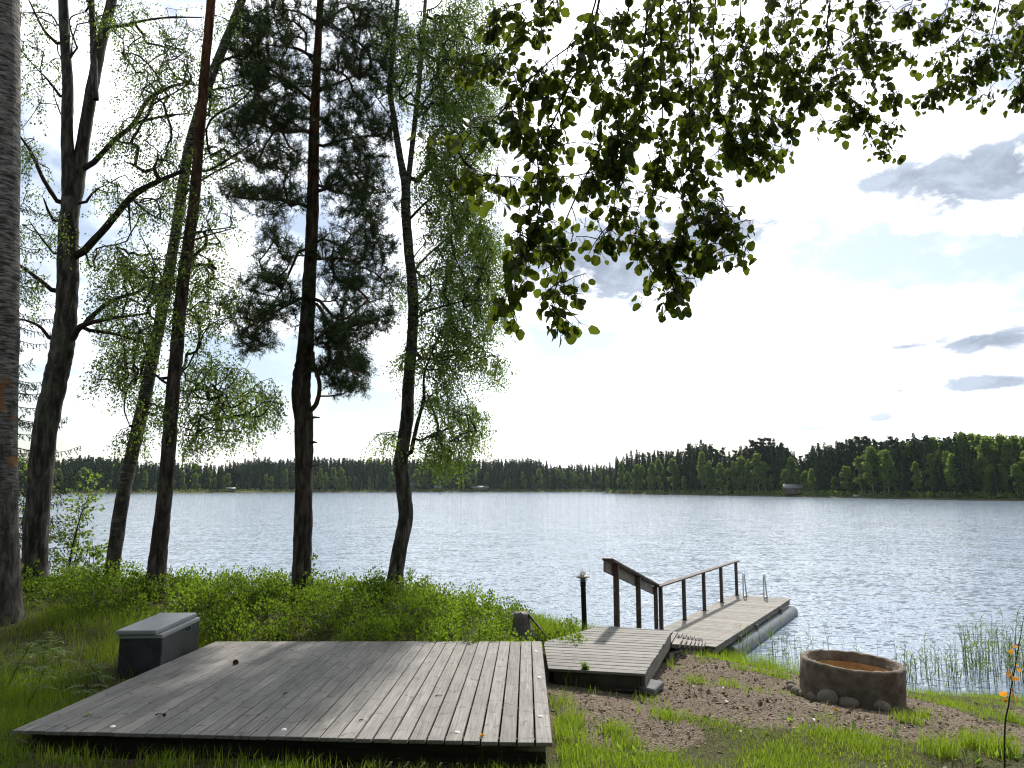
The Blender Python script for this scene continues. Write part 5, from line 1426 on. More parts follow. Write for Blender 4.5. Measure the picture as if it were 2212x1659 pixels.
reeds(1960, 2230, 1440, 1500, 105, .5, 1.0); reeds(2080, 2260, 1425, 1490, 110, .7, 1.25); reeds(1590, 1740, 1410, 1455, 42, .35, .85); reeds(1940, 2080, 1460, 1500, 40, .4, .8); reeds(1730, 1960, 1420, 1440, 12, .4, .7); reeds(1210, 1420, 1200, 1300, 10, .5, .9); reeds(1640, 1800, 1400, 1440, 16, .4, .9)
tag(link('reed_bed', g.mesh('reed_bed'), M_REED), 'thin green reeds standing in the shallow water at right', 'reeds', kind='stuff')


# ------------------------------------------------------------------ saplings and single plants
def sapling(name, px, py, Y, H, n_leaf, Lf, label, cat, m_leaf=None, spread=.16, group=None, tilt=0., stems_n=1, zb=None):
    p_ = atY(px, py, Y); b_ = np.array([p_.x, p_.y, gz(p_.x, p_.y)])
    if zb is not None: b_[2] = zb
    wg_, fg_ = Geo(), Geo()
    for q in range(stems_n):
        top = b_ + np.array([RNG.normal(tilt, .10) * H, RNG.normal(0, .08) * H, H * RNG.uniform(.75, 1.0) if q else H]); mid = (b_ + top) / 2 + RNG.normal(0, .03, 3) * H
        C = catmull([b_ - [0, 0, .05], mid, top], 6); tube(wg_, C, np.linspace(.006 + .004 * H, .0015, len(C)), 5)
        for k in range(max(4, int(n_leaf / 7 / stems_n))):
            s = RNG.uniform(.25, 1); c0 = C[int(s * (len(C) - 1))]; d = unit(np.append(RNG.normal(0, 1, 2), RNG.uniform(.1, .9))); L = spread * RNG.uniform(.4, 1.2) * (1.25 - s * .7)
            tube(wg_, [c0, c0 + d * L * .5 + [0, 0, .01], c0 + d * L], [.0025, .002, .001], 3, cap=False)
            m_ = 7; u_ = RNG.uniform(.2, 1, (m_, 1)); Bb = c0 + d * L * u_; A_ = unit(d * .6 + RNG.normal(0, .6, (m_, 3)) + [0, 0, -.1]); S_ = unit(np.cross(A_, rand_unit(m_))); l_ = RNG.uniform(*Lf, (m_, 1))
            leaf_quads(fg_, Bb, A_ * l_, S_ * l_ * .38, np.clip(RNG.normal(.55, .25, m_), 0, 1))
    e = thing(name, tuple(b_), label, cat, group)
    link('stem', wg_.mesh('stem', True, b_), M_TWIG, e); f_ = link('leaves', fg_.mesh('leaves', False, b_), m_leaf or M_SHRUBL, e); f_['kind'] = 'stuff'
    return e


GS = 'saplings along the bank edge'
sapling('sapling', 476, 1262, 13.2, .62, 60, (.03, .045), 'single upright sapling sticking out of the thicket between two pine trunks', 'sapling', spread=.12, group=GS)
sapling('sapling', 430, 1262, 13.0, .42, 70, (.03, .045), 'low leafy sapling just right of the tall pine foot', 'sapling', group=GS)
sapling('sapling', 545, 1262, 13.2, .34, 60, (.03, .045), 'low sapling on the bank edge left of the bushy pine', 'sapling', group=GS)
sapling('sapling', 605, 1258, 13.1, .36, 90, (.03, .045), 'wide pale sapling touching the bushy pine from the left', 'sapling', spread=.22, group=GS)
sapling('sapling', 672, 1262, 11.65, .70, 110, (.03, .045), 'leafy shoot climbing the foot of the bushy pine', 'sapling', spread=.14, group=GS)
sapling('sapling', 690, 1256, 12.4, .46, 60, (.03, .045), 'small sapling at the right foot of the bushy pine', 'sapling', group=GS)
sapling('sapling', 888, 1262, 12.6, .62, 130, (.028, .042), 'tall airy sapling right of the crooked birch foot', 'sapling', spread=.2, stems_n=2, group=GS)
sapling('sapling', 862, 1268, 12.05, .45, 90, (.028, .042), 'leafy sapling in front of the crooked birch foot', 'sapling', spread=.16, group=GS)
sapling('sapling', 918, 1262, 12.7, .56, 90, (.028, .042), 'second airy sapling right of the crooked birch', 'sapling', spread=.18, group=GS)
sapling('sapling', 990, 1275, 12.4, .42, 80, (.028, .042), 'small sapling above the right half of the thicket', 'sapling', spread=.2, group=GS)
sapling('sapling', 1050, 1295, 12.0, .50, 110, (.028, .042), 'bushy sapling left of the tree stump', 'sapling', spread=.2, stems_n=2, group=GS)
sapling('sapling', 1105, 1305, 11.7, .40, 60, (.028, .042), 'thin sapling just behind the tree stump', 'sapling', spread=.14, group=GS)
sapling('sapling', 300, 1258, 13.0, .42, 70, (.03, .045), 'leafy sapling between the banded birch and the tall pine', 'sapling', spread=.16, group=GS)
sapling('shrub', 135, 1270, 13.4, 2.1, 900, (.05, .07), 'light green birch bush behind the old forked birch', 'shrub', spread=.65, stems_n=4, tilt=.15)
sapling('shrub', 205, 1262, 13.1, 1.05, 420, (.045, .065), 'low light green bush left of the banded birch foot', 'shrub', spread=.42, stems_n=3)
sapling('shrub', 60, 1265, 13.2, 2.4, 560, (.045, .065), 'dark leafy bush between the two leftmost trunks', 'shrub', spread=.55, stems_n=3)
sapling('shrub', 1190, 1335, 12.5, .40, 160, (.025, .04), 'low leafy shrub right of the tree stump', 'shrub', spread=.26, stems_n=3)
sapling('shrub', 1290, 1350, 12.6, .34, 130, (.025, .04), 'low shrub beyond the landing right of the lamp', 'shrub', spread=.26, stems_n=3)
sapling('shrub', 1235, 1345, 12.1, .40, 150, (.025, .04), 'low shrub just behind the bollard lamp', 'shrub', spread=.28, stems_n=3)


def rowan(px, py, z, H, label, nl=6):
    p_ = atZ(px, py, z); b_ = np.array([p_.x, p_.y, gz(p_.x, p_.y)]); wg_, fg_ = Geo(), Geo()
    top = b_ + np.array([RNG.normal(0, .08), RNG.normal(0, .05), H]); tube(wg_, [b_ - [0, 0, .03], (b_ + top) / 2 + RNG.normal(0, .012, 3), top], [.005, .004, .002], 5)
    for k in range(nl):
        s = .45 + .55 * k / (nl - 1); c0 = b_ + (top - b_) * s; a_ = k * 2.4 + RNG.uniform(0, 1); d = np.array([math.cos(a_), math.sin(a_), .35]); L = RNG.uniform(.13, .20)
        C = np.array([c0 + d * L * u_ + np.array([0, 0, -.5 * L]) * u_ ** 2 for u_ in np.linspace(0, 1, 7)]); tube(wg_, C, .0016, 3, cap=False)
        sd = np.array([-math.sin(a_), math.cos(a_), 0])
        for u_ in range(1, 7):
            for sg in (-1, 1):
                A_ = unit(sd * sg + d * .45 + np.array([0, 0, -.25]))[None] * .066 * (1 - .04 * u_); S_ = unit(np.cross(A_, [0, 0, 1.])) * .014
                leaf_quads(fg_, C[u_][None], A_, S_, np.array([RNG.uniform(.4, 1)]))
        leaf_quads(fg_, C[6][None], unit(d + [0, 0, -.9])[None] * .055, unit(sd)[None] * .011, np.array([.7]))
    e = thing('rowan_seedling', tuple(b_), label, 'seedling', 'rowan seedlings left of the terrace'); link('stem', wg_.mesh('stem', True, b_), M_TWIG, e); f_ = link('leaves', fg_.mesh('leaves', False, b_), M_SHRUBL, e); f_['kind'] = 'stuff'


rowan(55, 1500, 1.42, .34, 'tall rowan seedling with feathered leaves at the left picture edge', 8)
rowan(12, 1470, 1.45, .40, 'rowan seedling cut by the left picture edge', 8)
rowan(140, 1440, 1.45, .28, 'rowan seedling in the shade left of the storage box', 7)
rowan(222, 1478, 1.36, .24, 'pale rowan seedling in front of the storage box', 7)
rowan(95, 1420, 1.48, .30, 'rowan seedling near the foot of the stout birch', 7)
rowan(180, 1500, 1.36, .16, 'small rowan seedling close to the terrace left edge', 5)
# willowherb in front of the landing, orange aspen sapling at the right edge
sapling('willowherb_plant', 1270, 1478, 8.35, .26, 44, (.05, .075), 'young willowherb in front of the landing', 'plant', spread=.03)
st_px = [(2163, 1612), (2170, 1565), (2178, 1515), (2186, 1465), (2196, 1410), (2205, 1360), (2213, 1315)]
SPn = np.array([np.array(atY(x, y, 6.0)) for x, y in st_px]); bz = Vector((SPn[0][0], SPn[0][1], gz(SPn[0][0], SPn[0][1]))); SPn[0][2] = bz.z - .03
e = thing('aspen_sapling', bz, 'thin aspen sapling with orange leaves at the right picture edge', 'sapling'); g = Geo(); sg_ = Geo()
SC_ = catmull(SPn, 6); SC_ += np.cumsum(RNG.normal(0, .001, SC_.shape), 0); tube(sg_, SC_, np.linspace(.0075, .002, len(SC_)), 6)
for (px, py, sz) in ((2174, 1496, .05), (2184, 1485, .03), (2188, 1498, .03), (2170, 1500, .04), (2192, 1517, .045), (2180, 1462, .035), (2175, 1451, .03), (2192, 1430, .04), (2178, 1443, .03), (2198, 1437, .03), (2188, 1408, .035), (2200, 1468, .03), (2174, 1515, .03), (2166, 1508, .03), (2205, 1450, .03), (2208, 1425, .03), (2203, 1395, .03), (2186, 1395, .03)):
    p_ = np.array(atY(px, py, 6.0 + RNG.normal(0, .03))); nn_ = unit(rand_unit(1)[0] + np.array([0, -.8, 0])); la = unit(np.cross(nn_, rand_unit(1)[0]) + np.array([0, 0, -.3])); lx = unit(np.cross(la, nn_)); nn_ = np.cross(lx, la); sz *= 1.1
    k_ = int(np.argmin(np.linalg.norm(SC_ - p_ - np.array([0, 0, .01]), axis=1))); tube(sg_, [SC_[k_], (SC_[k_] + p_) / 2 + np.array([0, 0, .006]), p_], .0011, 4, cap=False)
    loc = np.vstack([LO_, LC_]); g.add(p_ + sz * (loc[:, :1] * lx + loc[:, 1:2] * la + loc[:, 2:3] * nn_), None, tri, np.full(nv + 1, RNG.uniform(0, 1)))
link('stem', sg_.mesh('stem', True, bz), M_TWIG, e); link('orange_leaves', g.mesh('orange_leaves', True, bz), M_ORANGE, e)['kind'] = 'stuff'
# bits lying on the terrace
q = atZ(191, 1547, DZ); lo_ = link('fallen_leaf', np_mesh('fallen_leaf', np.vstack([LO_, LC_]) * .055, tri, np.full(nv + 1, .8), True), M_GRASS, None, (q.x, q.y, DZ + .008), (.1, .15, 1.0)); tag(lo_, 'yellowish fallen leaf on the left front boards of the terrace', 'leaf')
for px, py, L_, a_, lab in ((940, 1504, .06, .2, 'short twig on the terrace boards left of the yellow dandelion'), (775, 1557, .04, .1, 'dark twig bit near the middle of the terrace front'), (612, 1500, .05, .9, 'thin twig in the middle of the terrace boards'), (335, 1545, .06, .4, 'little forked twig on the left front of the terrace')):
    q = np.array(atZ(px, py, DZ)); g = Geo(); d_ = np.array([math.cos(a_), math.sin(a_), 0]); tube(g, [q + [0, 0, .006], q + d_ * L_ * .5 + [0, 0, .010], q + d_ * L_ + [0, 0, .005]], [.005, .004, .002], 5); tube(g, [q + d_ * L_ * .5 + [0, 0, .009], q + d_ * L_ * .8 + [-.012, .015, .012]], [.003, .0015], 4)
    tag(link('twig', g.mesh('twig', True, q), M_CONE, None, tuple(q)), lab, 'twig', 'twigs on the terrace')
# dandelions
def dandelion(px, py, z, H, label):
    p_ = atZ(px, py, z); b_ = np.array([p_.x, p_.y, gz(p_.x, p_.y)]); H = z - b_[2]; wg_ = Geo(); tube(wg_, [b_, b_ + [.005, 0, H * .5], b_ + [0, 0, H]], .0022, 5)
    e = thing('dandelion', tuple(b_), label, 'flower', 'dandelions'); link('stem', wg_.mesh('stem', True, b_), M_GRASS, e)
    fg_ = Geo(); n__ = 60; u_ = rand_unit(n__); u_[:, 2] = abs(u_[:, 2]); B_ = b_ + np.array([0, 0, H]) + u_ * .004; A_ = u_ * np.array([.020, .020, .011]); S_ = unit(np.cross(A_, rand_unit(n__))) * .0028; leaf_quads(fg_, B_, A_, S_, np.full(n__, .5))
    link('flower_head', fg_.mesh('flower_head', False, b_), M_YELLOW, e)


dandelion(1041, 1588, 1.46, .2, 'yellow dandelion in bloom at the terrace front edge')
dandelion(1805, 1533, 1.20, .2, 'yellow dandelion in front of the concrete ring stones')
dandelion(863, 1637, 1.27, .1, 'low yellow dandelion in the grass below the terrace front')
# broad weed leaves in the front grass
g = Geo()
for (px, py, k) in ((890, 1612, 6), (1010, 1622, 10), (1030, 1628, 8), (60, 1640, 5), (300, 1600, 5), (700, 1640, 6), (1925, 1560, 8), (1850, 1560, 6), (1700, 1536, 5), (2150, 1610, 14), (2190, 1625, 14), (2120, 1640, 10), (1375, 1625, 8), (1230, 1625, 6), (560, 1605, 5)):
    p_ = atZ(px, py, 1.22)
    for _ in range(k):
        b_ = np.array([p_.x + RNG.normal(0, .05), p_.y + RNG.normal(0, .04), 0]); b_[2] = gz(b_[0], b_[1]); a_ = RNG.uniform(0, 6.28); A_ = np.array([math.cos(a_) * .6, math.sin(a_) * .6, RNG.uniform(.3, 1.1)]); A_ = unit(A_) * RNG.uniform(.06, .13)
        leaf_quads(g, b_[None], A_[None], unit(np.cross(A_, [0, 0, 1.]))[None] * RNG.uniform(.010, .02), np.array([RNG.uniform(.3, 1)]))
tag(link('broad_leaf_weeds', g.mesh('broad_leaf_weeds'), M_SHRUBL), 'broad leaved weeds in the front lawn', 'weeds', kind='stuff')

# ------------------------------------------------------------------ far woods
def far_spruce(seed, H=18., R_=2.1, n_=800, core=.6, sz=(.45, .95)):
    r_ = np.random.default_rng(seed); g_ = Geo(); s = r_.uniform(0, 1, n_) ** .8; wz = np.round(s * 24) / 24 + r_.normal(0, .012, n_)
    rad = (R_ * (1 - np.clip(wz, 0, 1)) ** .82 + .15) * (.85 + .18 * np.sin(wz * 31 + seed)); a_ = r_.uniform(0, 6.28, n_); q = rad * r_.uniform(.35, 1.05, n_)
    d = np.stack([np.cos(a_), np.sin(a_), 0 * a_], 1); B_ = d * q[:, None]; B_[:, 2] = H * (.05 + .95 * np.clip(wz, 0, 1)) - q * .25
    A_ = unit(d * .75 + np.array([0, 0, -.6]) + r_.normal(0, .3, (n_, 3))); C_ = np.cross(A_, r_.normal(size=(n_, 3))); C_ /= np.linalg.norm(C_, axis=1)[:, None]
    L = r_.uniform(*sz, (n_, 1)) * (1.1 - .55 * s[:, None]); leaf_quads(g_, B_, A_ * L, C_ * L * .36, np.clip(r_.normal(.4, .25, n_), 0, 1))
    k = 9; an_ = np.linspace(0, 6.28, k, endpoint=False)
    if core:
        V_ = [(R_ * core * math.cos(t_), R_ * core * math.sin(t_), H * .05) for t_ in an_] + [(0, 0, H * .97)]; g_.add(V_, None, [(i, (i + 1) % k, k) for i in range(k)], np.full(k + 1, .15))
    g_.add([[-.12, 0, H * .93], [.12, 0, H * .93], [0, 0, H * 1.03]], None, [[0, 1, 2]]); return g_


def far_round(seed, H=15., R_=2.4, n_=420, low=.16, sz=(.35, .8), lobes=14, narrow=.75):
    r_ = np.random.default_rng(seed); g_ = Geo(); B_ = []
    for k in range(lobes):
        s = r_.uniform(0, 1); z = H * (low + (1 - low) * s); rr_ = R_ * max(.18, math.sin(math.pi * (.12 + .86 * s)) ** narrow); a_ = r_.uniform(0, 6.28); q = r_.uniform(.15, .85) * rr_
        m_ = n_ // lobes; u_ = r_.normal(size=(m_, 3)); u_ /= np.linalg.norm(u_, axis=1)[:, None]; u_ *= r_.uniform(.3, 1, (m_, 1)) ** .4
        B_.append(np.array([q * math.cos(a_), q * math.sin(a_), z]) + u_ * np.array([.55 * R_ * .75, .55 * R_ * .75, H * .075]))
    B_ = np.concatenate(B_); n_ = len(B_); A_ = r_.normal(size=(n_, 3)); A_ /= np.linalg.norm(A_, axis=1)[:, None]; C_ = np.cross(A_, r_.normal(size=(n_, 3))); C_ /= np.linalg.norm(C_, axis=1)[:, None]
    L = r_.uniform(*sz, (n_, 1)); leaf_quads(g_, B_, A_ * L, C_ * L * .42, np.clip(r_.normal(.5, .25, n_), 0, 1)); return g_


def far_pine(seed, H=19., n_=520):
    r_ = np.random.default_rng(seed); g_ = Geo(); B_ = []
    for k in range(17):
        s = r_.uniform(0, 1) ** .8; z = H * (.42 + .58 * s); rr_ = 2.3 * (1 - .62 * s); a_ = r_.uniform(0, 6.28); q = r_.uniform(.2, 1.) * rr_
        m_ = n_ // 17; u_ = r_.normal(size=(m_, 3)); u_ /= np.linalg.norm(u_, axis=1)[:, None]
        B_.append(np.array([q * math.cos(a_), q * math.sin(a_), z]) + u_ * r_.uniform(.3, 1, (m_, 1)) * np.array([1.0, 1.0, .42]))
    B_ = np.concatenate(B_); n_ = len(B_); A_ = r_.normal(size=(n_, 3)); A_ /= np.linalg.norm(A_, axis=1)[:, None]; C_ = np.cross(A_, r_.normal(size=(n_, 3))); C_ /= np.linalg.norm(C_, axis=1)[:, None]
    L = r_.uniform(.4, .8, (n_, 1)); leaf_quads(g_, B_, A_ * L, C_ * L * .36, np.clip(r_.normal(.45, .25, n_), 0, 1)); return g_


def far_trunk(H, r0, seed):
    g_ = Geo(); tube(g_, [np.array([.12 * math.sin(seed + z * .4), .1 * math.cos(seed * 2 + z * .3), z - .5]) for z in np.linspace(0, H, 7)], np.linspace(r0, r0 * .25, 7), 6); return g_


KIND = {}
for k in range(4):
    KIND['spruce', k] = (far_spruce(50 + k, 18, 1.9 + .25 * k, 900).mesh('crown'), far_trunk(16.5, .16, k).mesh('trunk', True))
    KIND['birch', k] = (far_round(70 + k, 15, 2.1 + .2 * k, 1500, .10 + .05 * k, (.5, 1.0), 20).mesh('crown'), far_trunk(13.5, .13, k).mesh('trunk', True))
    KIND['pine', k] = (far_pine(90 + k, 19, 1300).mesh('crown'), far_trunk(18.0, .20, k).mesh('trunk', True))
for (kn, k), (c_, t_) in KIND.items():
    c_.materials.append(M_FOREST_L if kn == 'birch' else M_FOREST_D); t_.materials.append(M_FARBIRCHTRUNK if kn == 'birch' else M_FARTRUNK)


def shore_at(shore, x): return float(np.interp(x, [p_[0] for p_ in shore], [p_[1] for p_ in shore]))


def where_r(x):
    return ('at the left tip of the headland' if x < 1450 else 'on the headland well left of the grey-roofed cabin' if x < 1600 else 'on the headland just left of the grey-roofed cabin' if x < 1695
            else 'on the headland behind the grey-roofed cabin' if x < 1745 else 'on the headland between the cabin and the white boat' if x < 1850 else 'on the headland just right of the white boat' if x < 1990 else 'on the headland near the right picture edge')


def where_l(x):
    return ('left of the banded birch' if x < 250 else 'seen between the banded birch and the tall pine' if x < 350 else 'seen just right of the tall pine' if x < 500 else 'seen just left of the bushy pine' if x < 640
            else 'seen between the bushy pine and the crooked birch' if x < 870 else 'seen between the crooked birch and the long cottage' if x < 1020 else 'right of the long cottage' if x < 1160 else 'beside the tip of the headland')


def put_far(kn, px, shore, back, top_y, name, label, group, parts):
    b_ = atZ(px, shore_at(shore, px), 0); d = Vector((b_.x, b_.y, 0)).normalized(); q = b_ + d * back; q.z = .5 + min(back, 60) * .03
    k = random.randrange(4); H = {'spruce': 18.4, 'birch': 16.4, 'pine': 19.6}[kn]
    dist = math.hypot(q.x, q.y); topz = CAM_Z + (1051.1 - top_y) / FPX * q.y
    s = max(.25, (topz - q.z) / H); wv_ = s * random.uniform(.85, 1.2) if kn != 'spruce' else (s + .25) / 1.25 * random.uniform(.85, 1.15)
    c_, t_ = KIND[kn, k]
    if parts:
        e = thing(name, q, label, kn + ' tree', group, random.uniform(0, 6.28)); e.scale = (wv_, wv_, s)
        link('crown', c_, None, e); link('trunk', t_, None, e)
    else:
        e = link(name, c_, None, None, q, (0, 0, random.uniform(0, 6.28))); e.scale = (wv_, wv_, s); tag(e, label, kn + ' tree', group)
    return e


# headland on the right: skyline in picture units
SKY_R = [(1300, 995), (1330, 985), (1400, 962), (1450, 968), (1480, 958), (1530, 944), (1580, 975), (1620, 950), (1660, 945), (1700, 948), (1730, 985), (1760, 955), (1800, 952), (1830, 942), (1860, 945), (1890, 936), (1930, 942), (1960, 940), (2000, 932), (2040, 935), (2080, 930), (2120, 928), (2160, 934), (2211, 932), (2400, 925)]
def sky_r(x): return float(np.interp(x, [p_[0] for p_ in SKY_R], [p_[1] for p_ in SKY_R]))
LABR = {'spruce': ('spruce_tree', 'dark pointed spruce'), 'pine': ('pine_tree', 'dark tufted pine'), 'birch': ('birch_tree', 'leafy green birch')}
random.seed(21)
x = 1304.
while x < 2290:
    conif = 'pine' if (1480 < x < 1600 or 1620 < x < 1940) and random.random() < .7 else ('birch' if x > 1960 and random.random() < .75 else 'spruce')
    n_, l_ = LABR[conif]; put_far(conif, x, RIGHT_SHORE, random.uniform(10, 22), sky_r(x) + random.uniform(-3, 18), n_, 'tall ' + l_ + ' ' + where_r(x), conif + ' trees on the headland skyline', True)
    x += random.uniform(9, 15)
x = 1312.
while x < 2290:
    kn = 'birch' if random.random() < .74 else 'spruce'
    n_, l_ = LABR[kn]; base_y = shore_at(RIGHT_SHORE, x); sk = sky_r(x); put_far(kn, x, RIGHT_SHORE, random.uniform(2.5, 8), sk + (base_y - sk) * random.uniform(.15, .62), n_, 'lower waterside ' + l_ + ' ' + where_r(x), kn + ' trees along the headland water', True)
    x += random.uniform(8, 16)
SKY_L = [(-300, 980), (100, 990), (150, 985), (250, 985), (300, 995), (400, 1000), (480, 1004), (520, 992), (560, 988), (620, 990), (700, 986), (760, 988), (840, 988), (900, 990), (1000, 988), (1060, 990), (1140, 988), (1165, 992), (1200, 1003), (1260, 1001), (1320, 1003), (1420, 1003)]
def sky_l(x): return float(np.interp(x, [p_[0] for p_ in SKY_L], [p_[1] for p_ in SKY_L]))
x = 60.
while x < 1330:
    put_far('spruce', x, LEFT_SHORE, random.uniform(22, 40), sky_l(x) + random.uniform(-4, 9), 'spruce_tree', 'tiny dark skyline spruce across the lake, ' + where_l(x), 'skyline spruces across the lake', False); x += random.uniform(6, 11)
x = 60.
while x < 1330:
    kn = 'birch' if random.random() < .78 else 'spruce'
    if not (495 < x < 640 and random.random() < .5): put_far(kn, x, LEFT_SHORE, random.uniform(5, 14), 1063 - random.uniform(16, 56), kn + '_tree', ('tiny pale green birch' if kn == 'birch' else 'tiny dark waterside spruce') + ' across the lake, ' + where_l(x), kn + ' trees at the water across the lake', False)
    x += random.uniform(5, 12)
# deep mass of the woods behind
def wood_mass(name, shore, x0, x1, step, rows, sky_f, label, dy):
    protos = [far_spruce(200 + k, 18, 2.3, 180, .66, (1.0, 1.9)) for k in range(4)]
    g_ = Geo(); pv = [(np.concatenate(p_.V), np.concatenate(p_.Q), np.concatenate(p_.T), np.concatenate(p_.r)) for p_ in protos]
    for row, back in enumerate(rows):
        x = x0
        while x < x1:
            b_ = atZ(x, shore_at(shore, x), 0); d = Vector((b_.x, b_.y, 0)).normalized(); q = b_ + d * (back + random.uniform(-6, 6)); dist = math.hypot(q.x, q.y)
            topz = CAM_Z + (1051.1 - (sky_f(min(x, x1 - 30)) + dy + random.uniform(-3, 10))) / FPX * q.y; s = max(.3, (topz - 1.5) / 18.4)
            V_, Q_, T_, r_ = pv[random.randrange(len(pv))]; a_ = random.uniform(0, 6.28); c_, s_ = math.cos(a_), math.sin(a_)
            V2 = np.stack([(V_[:, 0] * c_ - V_[:, 1] * s_) * s, (V_[:, 0] * s_ + V_[:, 1] * c_) * s, V_[:, 2] * s], 1) + np.array([q.x, q.y, 1.5]); g_.add(V2, Q_, T_, r_)
            x += step * random.uniform(.6, 1.4)
    tag(link(name, g_.mesh(name), M_FOREST_D), label, 'woods', kind='stuff')


wood_mass('far_forest', LEFT_SHORE, -700, 1500, 7.5, (18, 34, 60, 95), sky_l, 'dark forest mass across the lake on the left', 3)
wood_mass('headland_forest', RIGHT_SHORE, 1335, 2700, 11., (22, 34, 50), sky_r, 'dark forest mass behind the right-hand headland shore', 8)

# undergrowth along the far waterlines
def brush(name, shore, x0, x1, n_, label):
    g_ = Geo(); B_ = []
    for _ in range(n_):
        x = random.uniform(x0, x1); b_ = atZ(x, shore_at(shore, x), 0); d = Vector((b_.x, b_.y, 0)).normalized(); q = b_ + d * random.uniform(.5, 7); B_.append((q.x, q.y, random.uniform(.1, 1.9)))
    B_ = np.array(B_); A_ = rand_unit(n_) * RNG.uniform(.4, 1.0, (n_, 1)); leaf_quads(g_, B_, A_, unit(np.cross(A_, rand_unit(n_))) * .32, RNG.uniform(0, .8, n_))
    tag(link(name, g_.mesh(name), M_FOREST_L), label, 'undergrowth', kind='stuff')


brush('far_shore_brush', LEFT_SHORE, -400, 1420, 5000, 'low brush along the water across the lake')
brush('headland_brush', RIGHT_SHORE, 1308, 2500, 5000, 'low brush along the water of the right-hand headland')

# ------------------------------------------------------------------ cottages and a boat on the far shores
def cottage(px, shore, back, wpx, hpx, label, roof_pale=True):
    b_ = atZ(px, shore_at(shore, px), 0); d = Vector((b_.x, b_.y, 0)).normalized(); q = b_ + d * back; q.z = .9; dist = math.hypot(q.x, q.y); sc = dist / FPX
    W, Hh, Dp = wpx * sc, hpx * sc, 4.
    e = thing('cottage', q, label, 'cottage', 'cottages on the far shores', math.atan2(-q.x, q.y))
    link('wall', bevel_box('wall', W, Dp, Hh * .6, .03, org=(0, 0, Hh * .3)), M_CABIN, e)
    g_ = Geo(); w2, d2, z0, z1 = W / 2 + .5, Dp / 2 + .5, Hh * .58, Hh
    g_.add([(-w2, -d2, z0), (w2, -d2, z0), (w2, 0, z1), (-w2, 0, z1), (-w2, d2, z0), (w2, d2, z0), (-w2, -d2, z0 - .15), (w2, -d2, z0 - .15), (w2, d2, z0 - .15), (-w2, d2, z0 - .15)], [[0, 1, 2, 3], [3, 2, 5, 4], [6, 7, 1, 0], [9, 8, 7, 6], [4, 5, 8, 9]], [[0, 3, 4], [1, 5, 2], [6, 0, 4], [6, 4, 9], [7, 8, 5], [7, 5, 1]])
    link('roof', g_.mesh('roof'), M_ROOFT, e)
    for s in ((-.3, .12, .34) if W > 6 else (-.2, .25)):
        wf_ = link('window', bevel_box('window', W * .12, .08, Hh * .26, .02), M_BEAM, e, (W * s, -Dp / 2 - .03, Hh * .34)); link('pane', bevel_box('pane', W * .095, .03, Hh * .20, .01), M_PANE, wf_, (0, -.045, 0))
    link('door', bevel_box('door', .9, .08, Hh * .42, .02), M_BEAM, e, (-W * .08, -Dp / 2 - .03, Hh * .22))


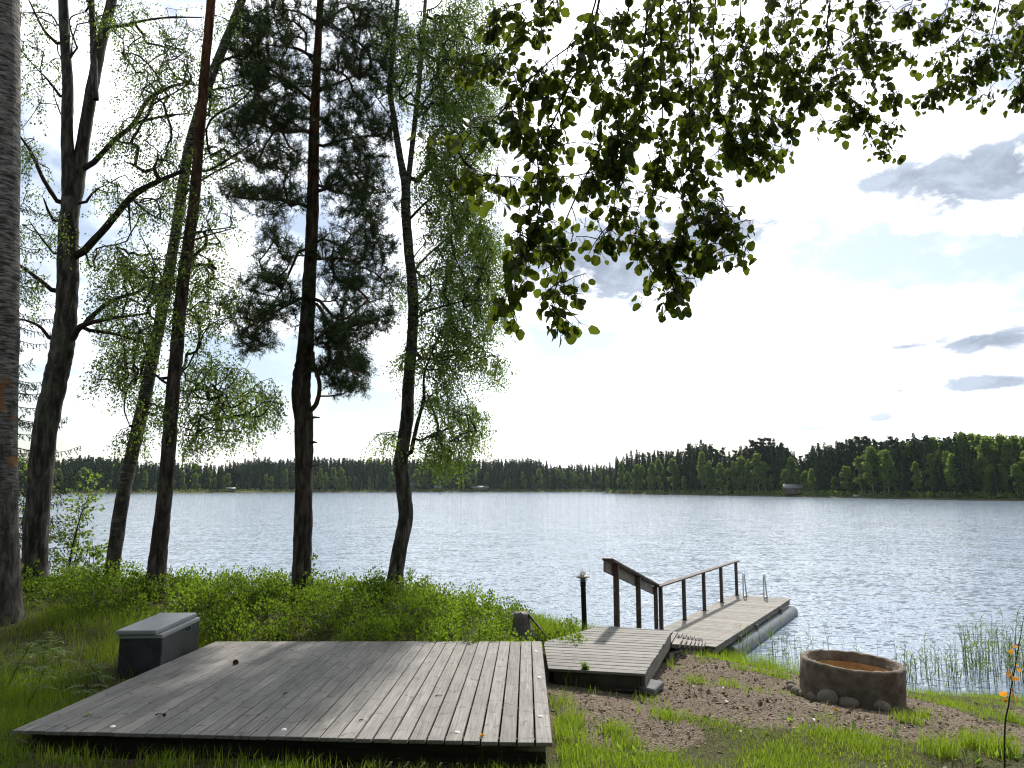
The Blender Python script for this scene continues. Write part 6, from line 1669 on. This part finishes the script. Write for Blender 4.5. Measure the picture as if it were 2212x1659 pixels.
cottage(1037, LEFT_SHORE, 5.0, 34, 10, 'long low cottage with pale roof across the lake, right of the crooked birch')
cottage(946, LEFT_SHORE, 4.5, 13, 11, 'tiny dark boathouse across the lake just right of the crooked birch')
cottage(886, LEFT_SHORE, 9, 18, 20, 'two storey cottage across the lake half hidden by the crooked birch trunk')
cottage(497, LEFT_SHORE, 4.5, 16, 8, 'low cottage with pale roof across the lake left of the bushy pine')
cottage(1716, RIGHT_SHORE, 4.0, 36, 20, 'small cabin with grey roof on the right-hand headland')
bq = atZ(1852, shore_at(RIGHT_SHORE, 1852), 0); bd = Vector((bq.x, bq.y, 0)).normalized(); bq = bq + bd * 1.5
boat = thing('rowing_boat', (bq.x, bq.y, .35), 'small white boat drawn up under the headland birches', 'boat', None, .5)
g = Geo(); Vb = []
for s in np.linspace(-1, 1, 9):
    wv_ = .62 * (1 - abs(s) ** 2.6); Vb += [(s * 1.9, -wv_, .55 + .12 * s * s), (s * 1.85, -wv_ * .75, .12 + .1 * s * s), (s * 1.8, 0, .0 + .14 * s * s), (s * 1.85, wv_ * .75, .12 + .1 * s * s), (s * 1.9, wv_, .55 + .12 * s * s)]
g.add(Vb, [(i * 5 + k, (i + 1) * 5 + k, (i + 1) * 5 + k + 1, i * 5 + k + 1) for i in range(8) for k in range(4)])
link('hull', g.mesh('hull', True), M_WHITE, boat)
for s in (-.7, .1, .8): link('thwart', bevel_box('thwart', .2, 1.0, .03, .005), M_BEAM, boat, (s, 0, .42))

# tall wood added unseen behind the camera to block sky light from that side
protos = [far_spruce(300 + k, 18, 2.6, 420, .8, (.7, 1.3)) for k in range(3)]; g_ = Geo(); random.seed(5)
for k in range(50):
    a_ = R(random.uniform(125, 240)); d_ = random.uniform(9, 19); X_, Y_ = math.sin(a_) * d_ * 1.15, math.cos(a_) * d_ - 1.5
    if math.hypot(X_ - 7.2, Y_ - 2.4) < 3: continue
    p_ = protos[k % 3]; s = random.uniform(.75, 1.1); V_ = np.concatenate(p_.V) * s + np.array([X_, Y_, 1.5]); g_.add(V_, np.concatenate(p_.Q), np.concatenate(p_.T), np.concatenate(p_.r))
tag(link('added_shade_wood', g_.mesh('added_shade_wood'), M_FOREST_D), 'unseen spruce wood added behind the viewer to shade the yard', 'woods', kind='stuff')


# ------------------------------------------------------------------ air
m_haze, t, o = mat('lake_haze')
pv_ = t.new('ShaderNodeVolumePrincipled'); pv_.inputs['Color'].default_value = (.82, .90, 1, 1); pv_.inputs['Density'].default_value = .00006; pv_.inputs['Anisotropy'].default_value = .25
t.link(pv_.outputs[0], o.inputs['Volume'])
lo = np.array([1e9] * 3); hi = -lo
bpy.context.view_layer.update()
for ob in COL.objects:
    if ob.type == 'MESH':
        for c_ in ob.bound_box:
            q = np.array(ob.matrix_world @ Vector(c_)); lo = np.minimum(lo, q); hi = np.maximum(hi, q)
lo -= 1.; hi += 1.
hz_o = link('haze', bevel_box('haze', *(hi - lo), 0, org=tuple((hi + lo) / 2)), m_haze); tag(hz_o, 'thin pale haze over the lake', 'haze', kind='stuff')
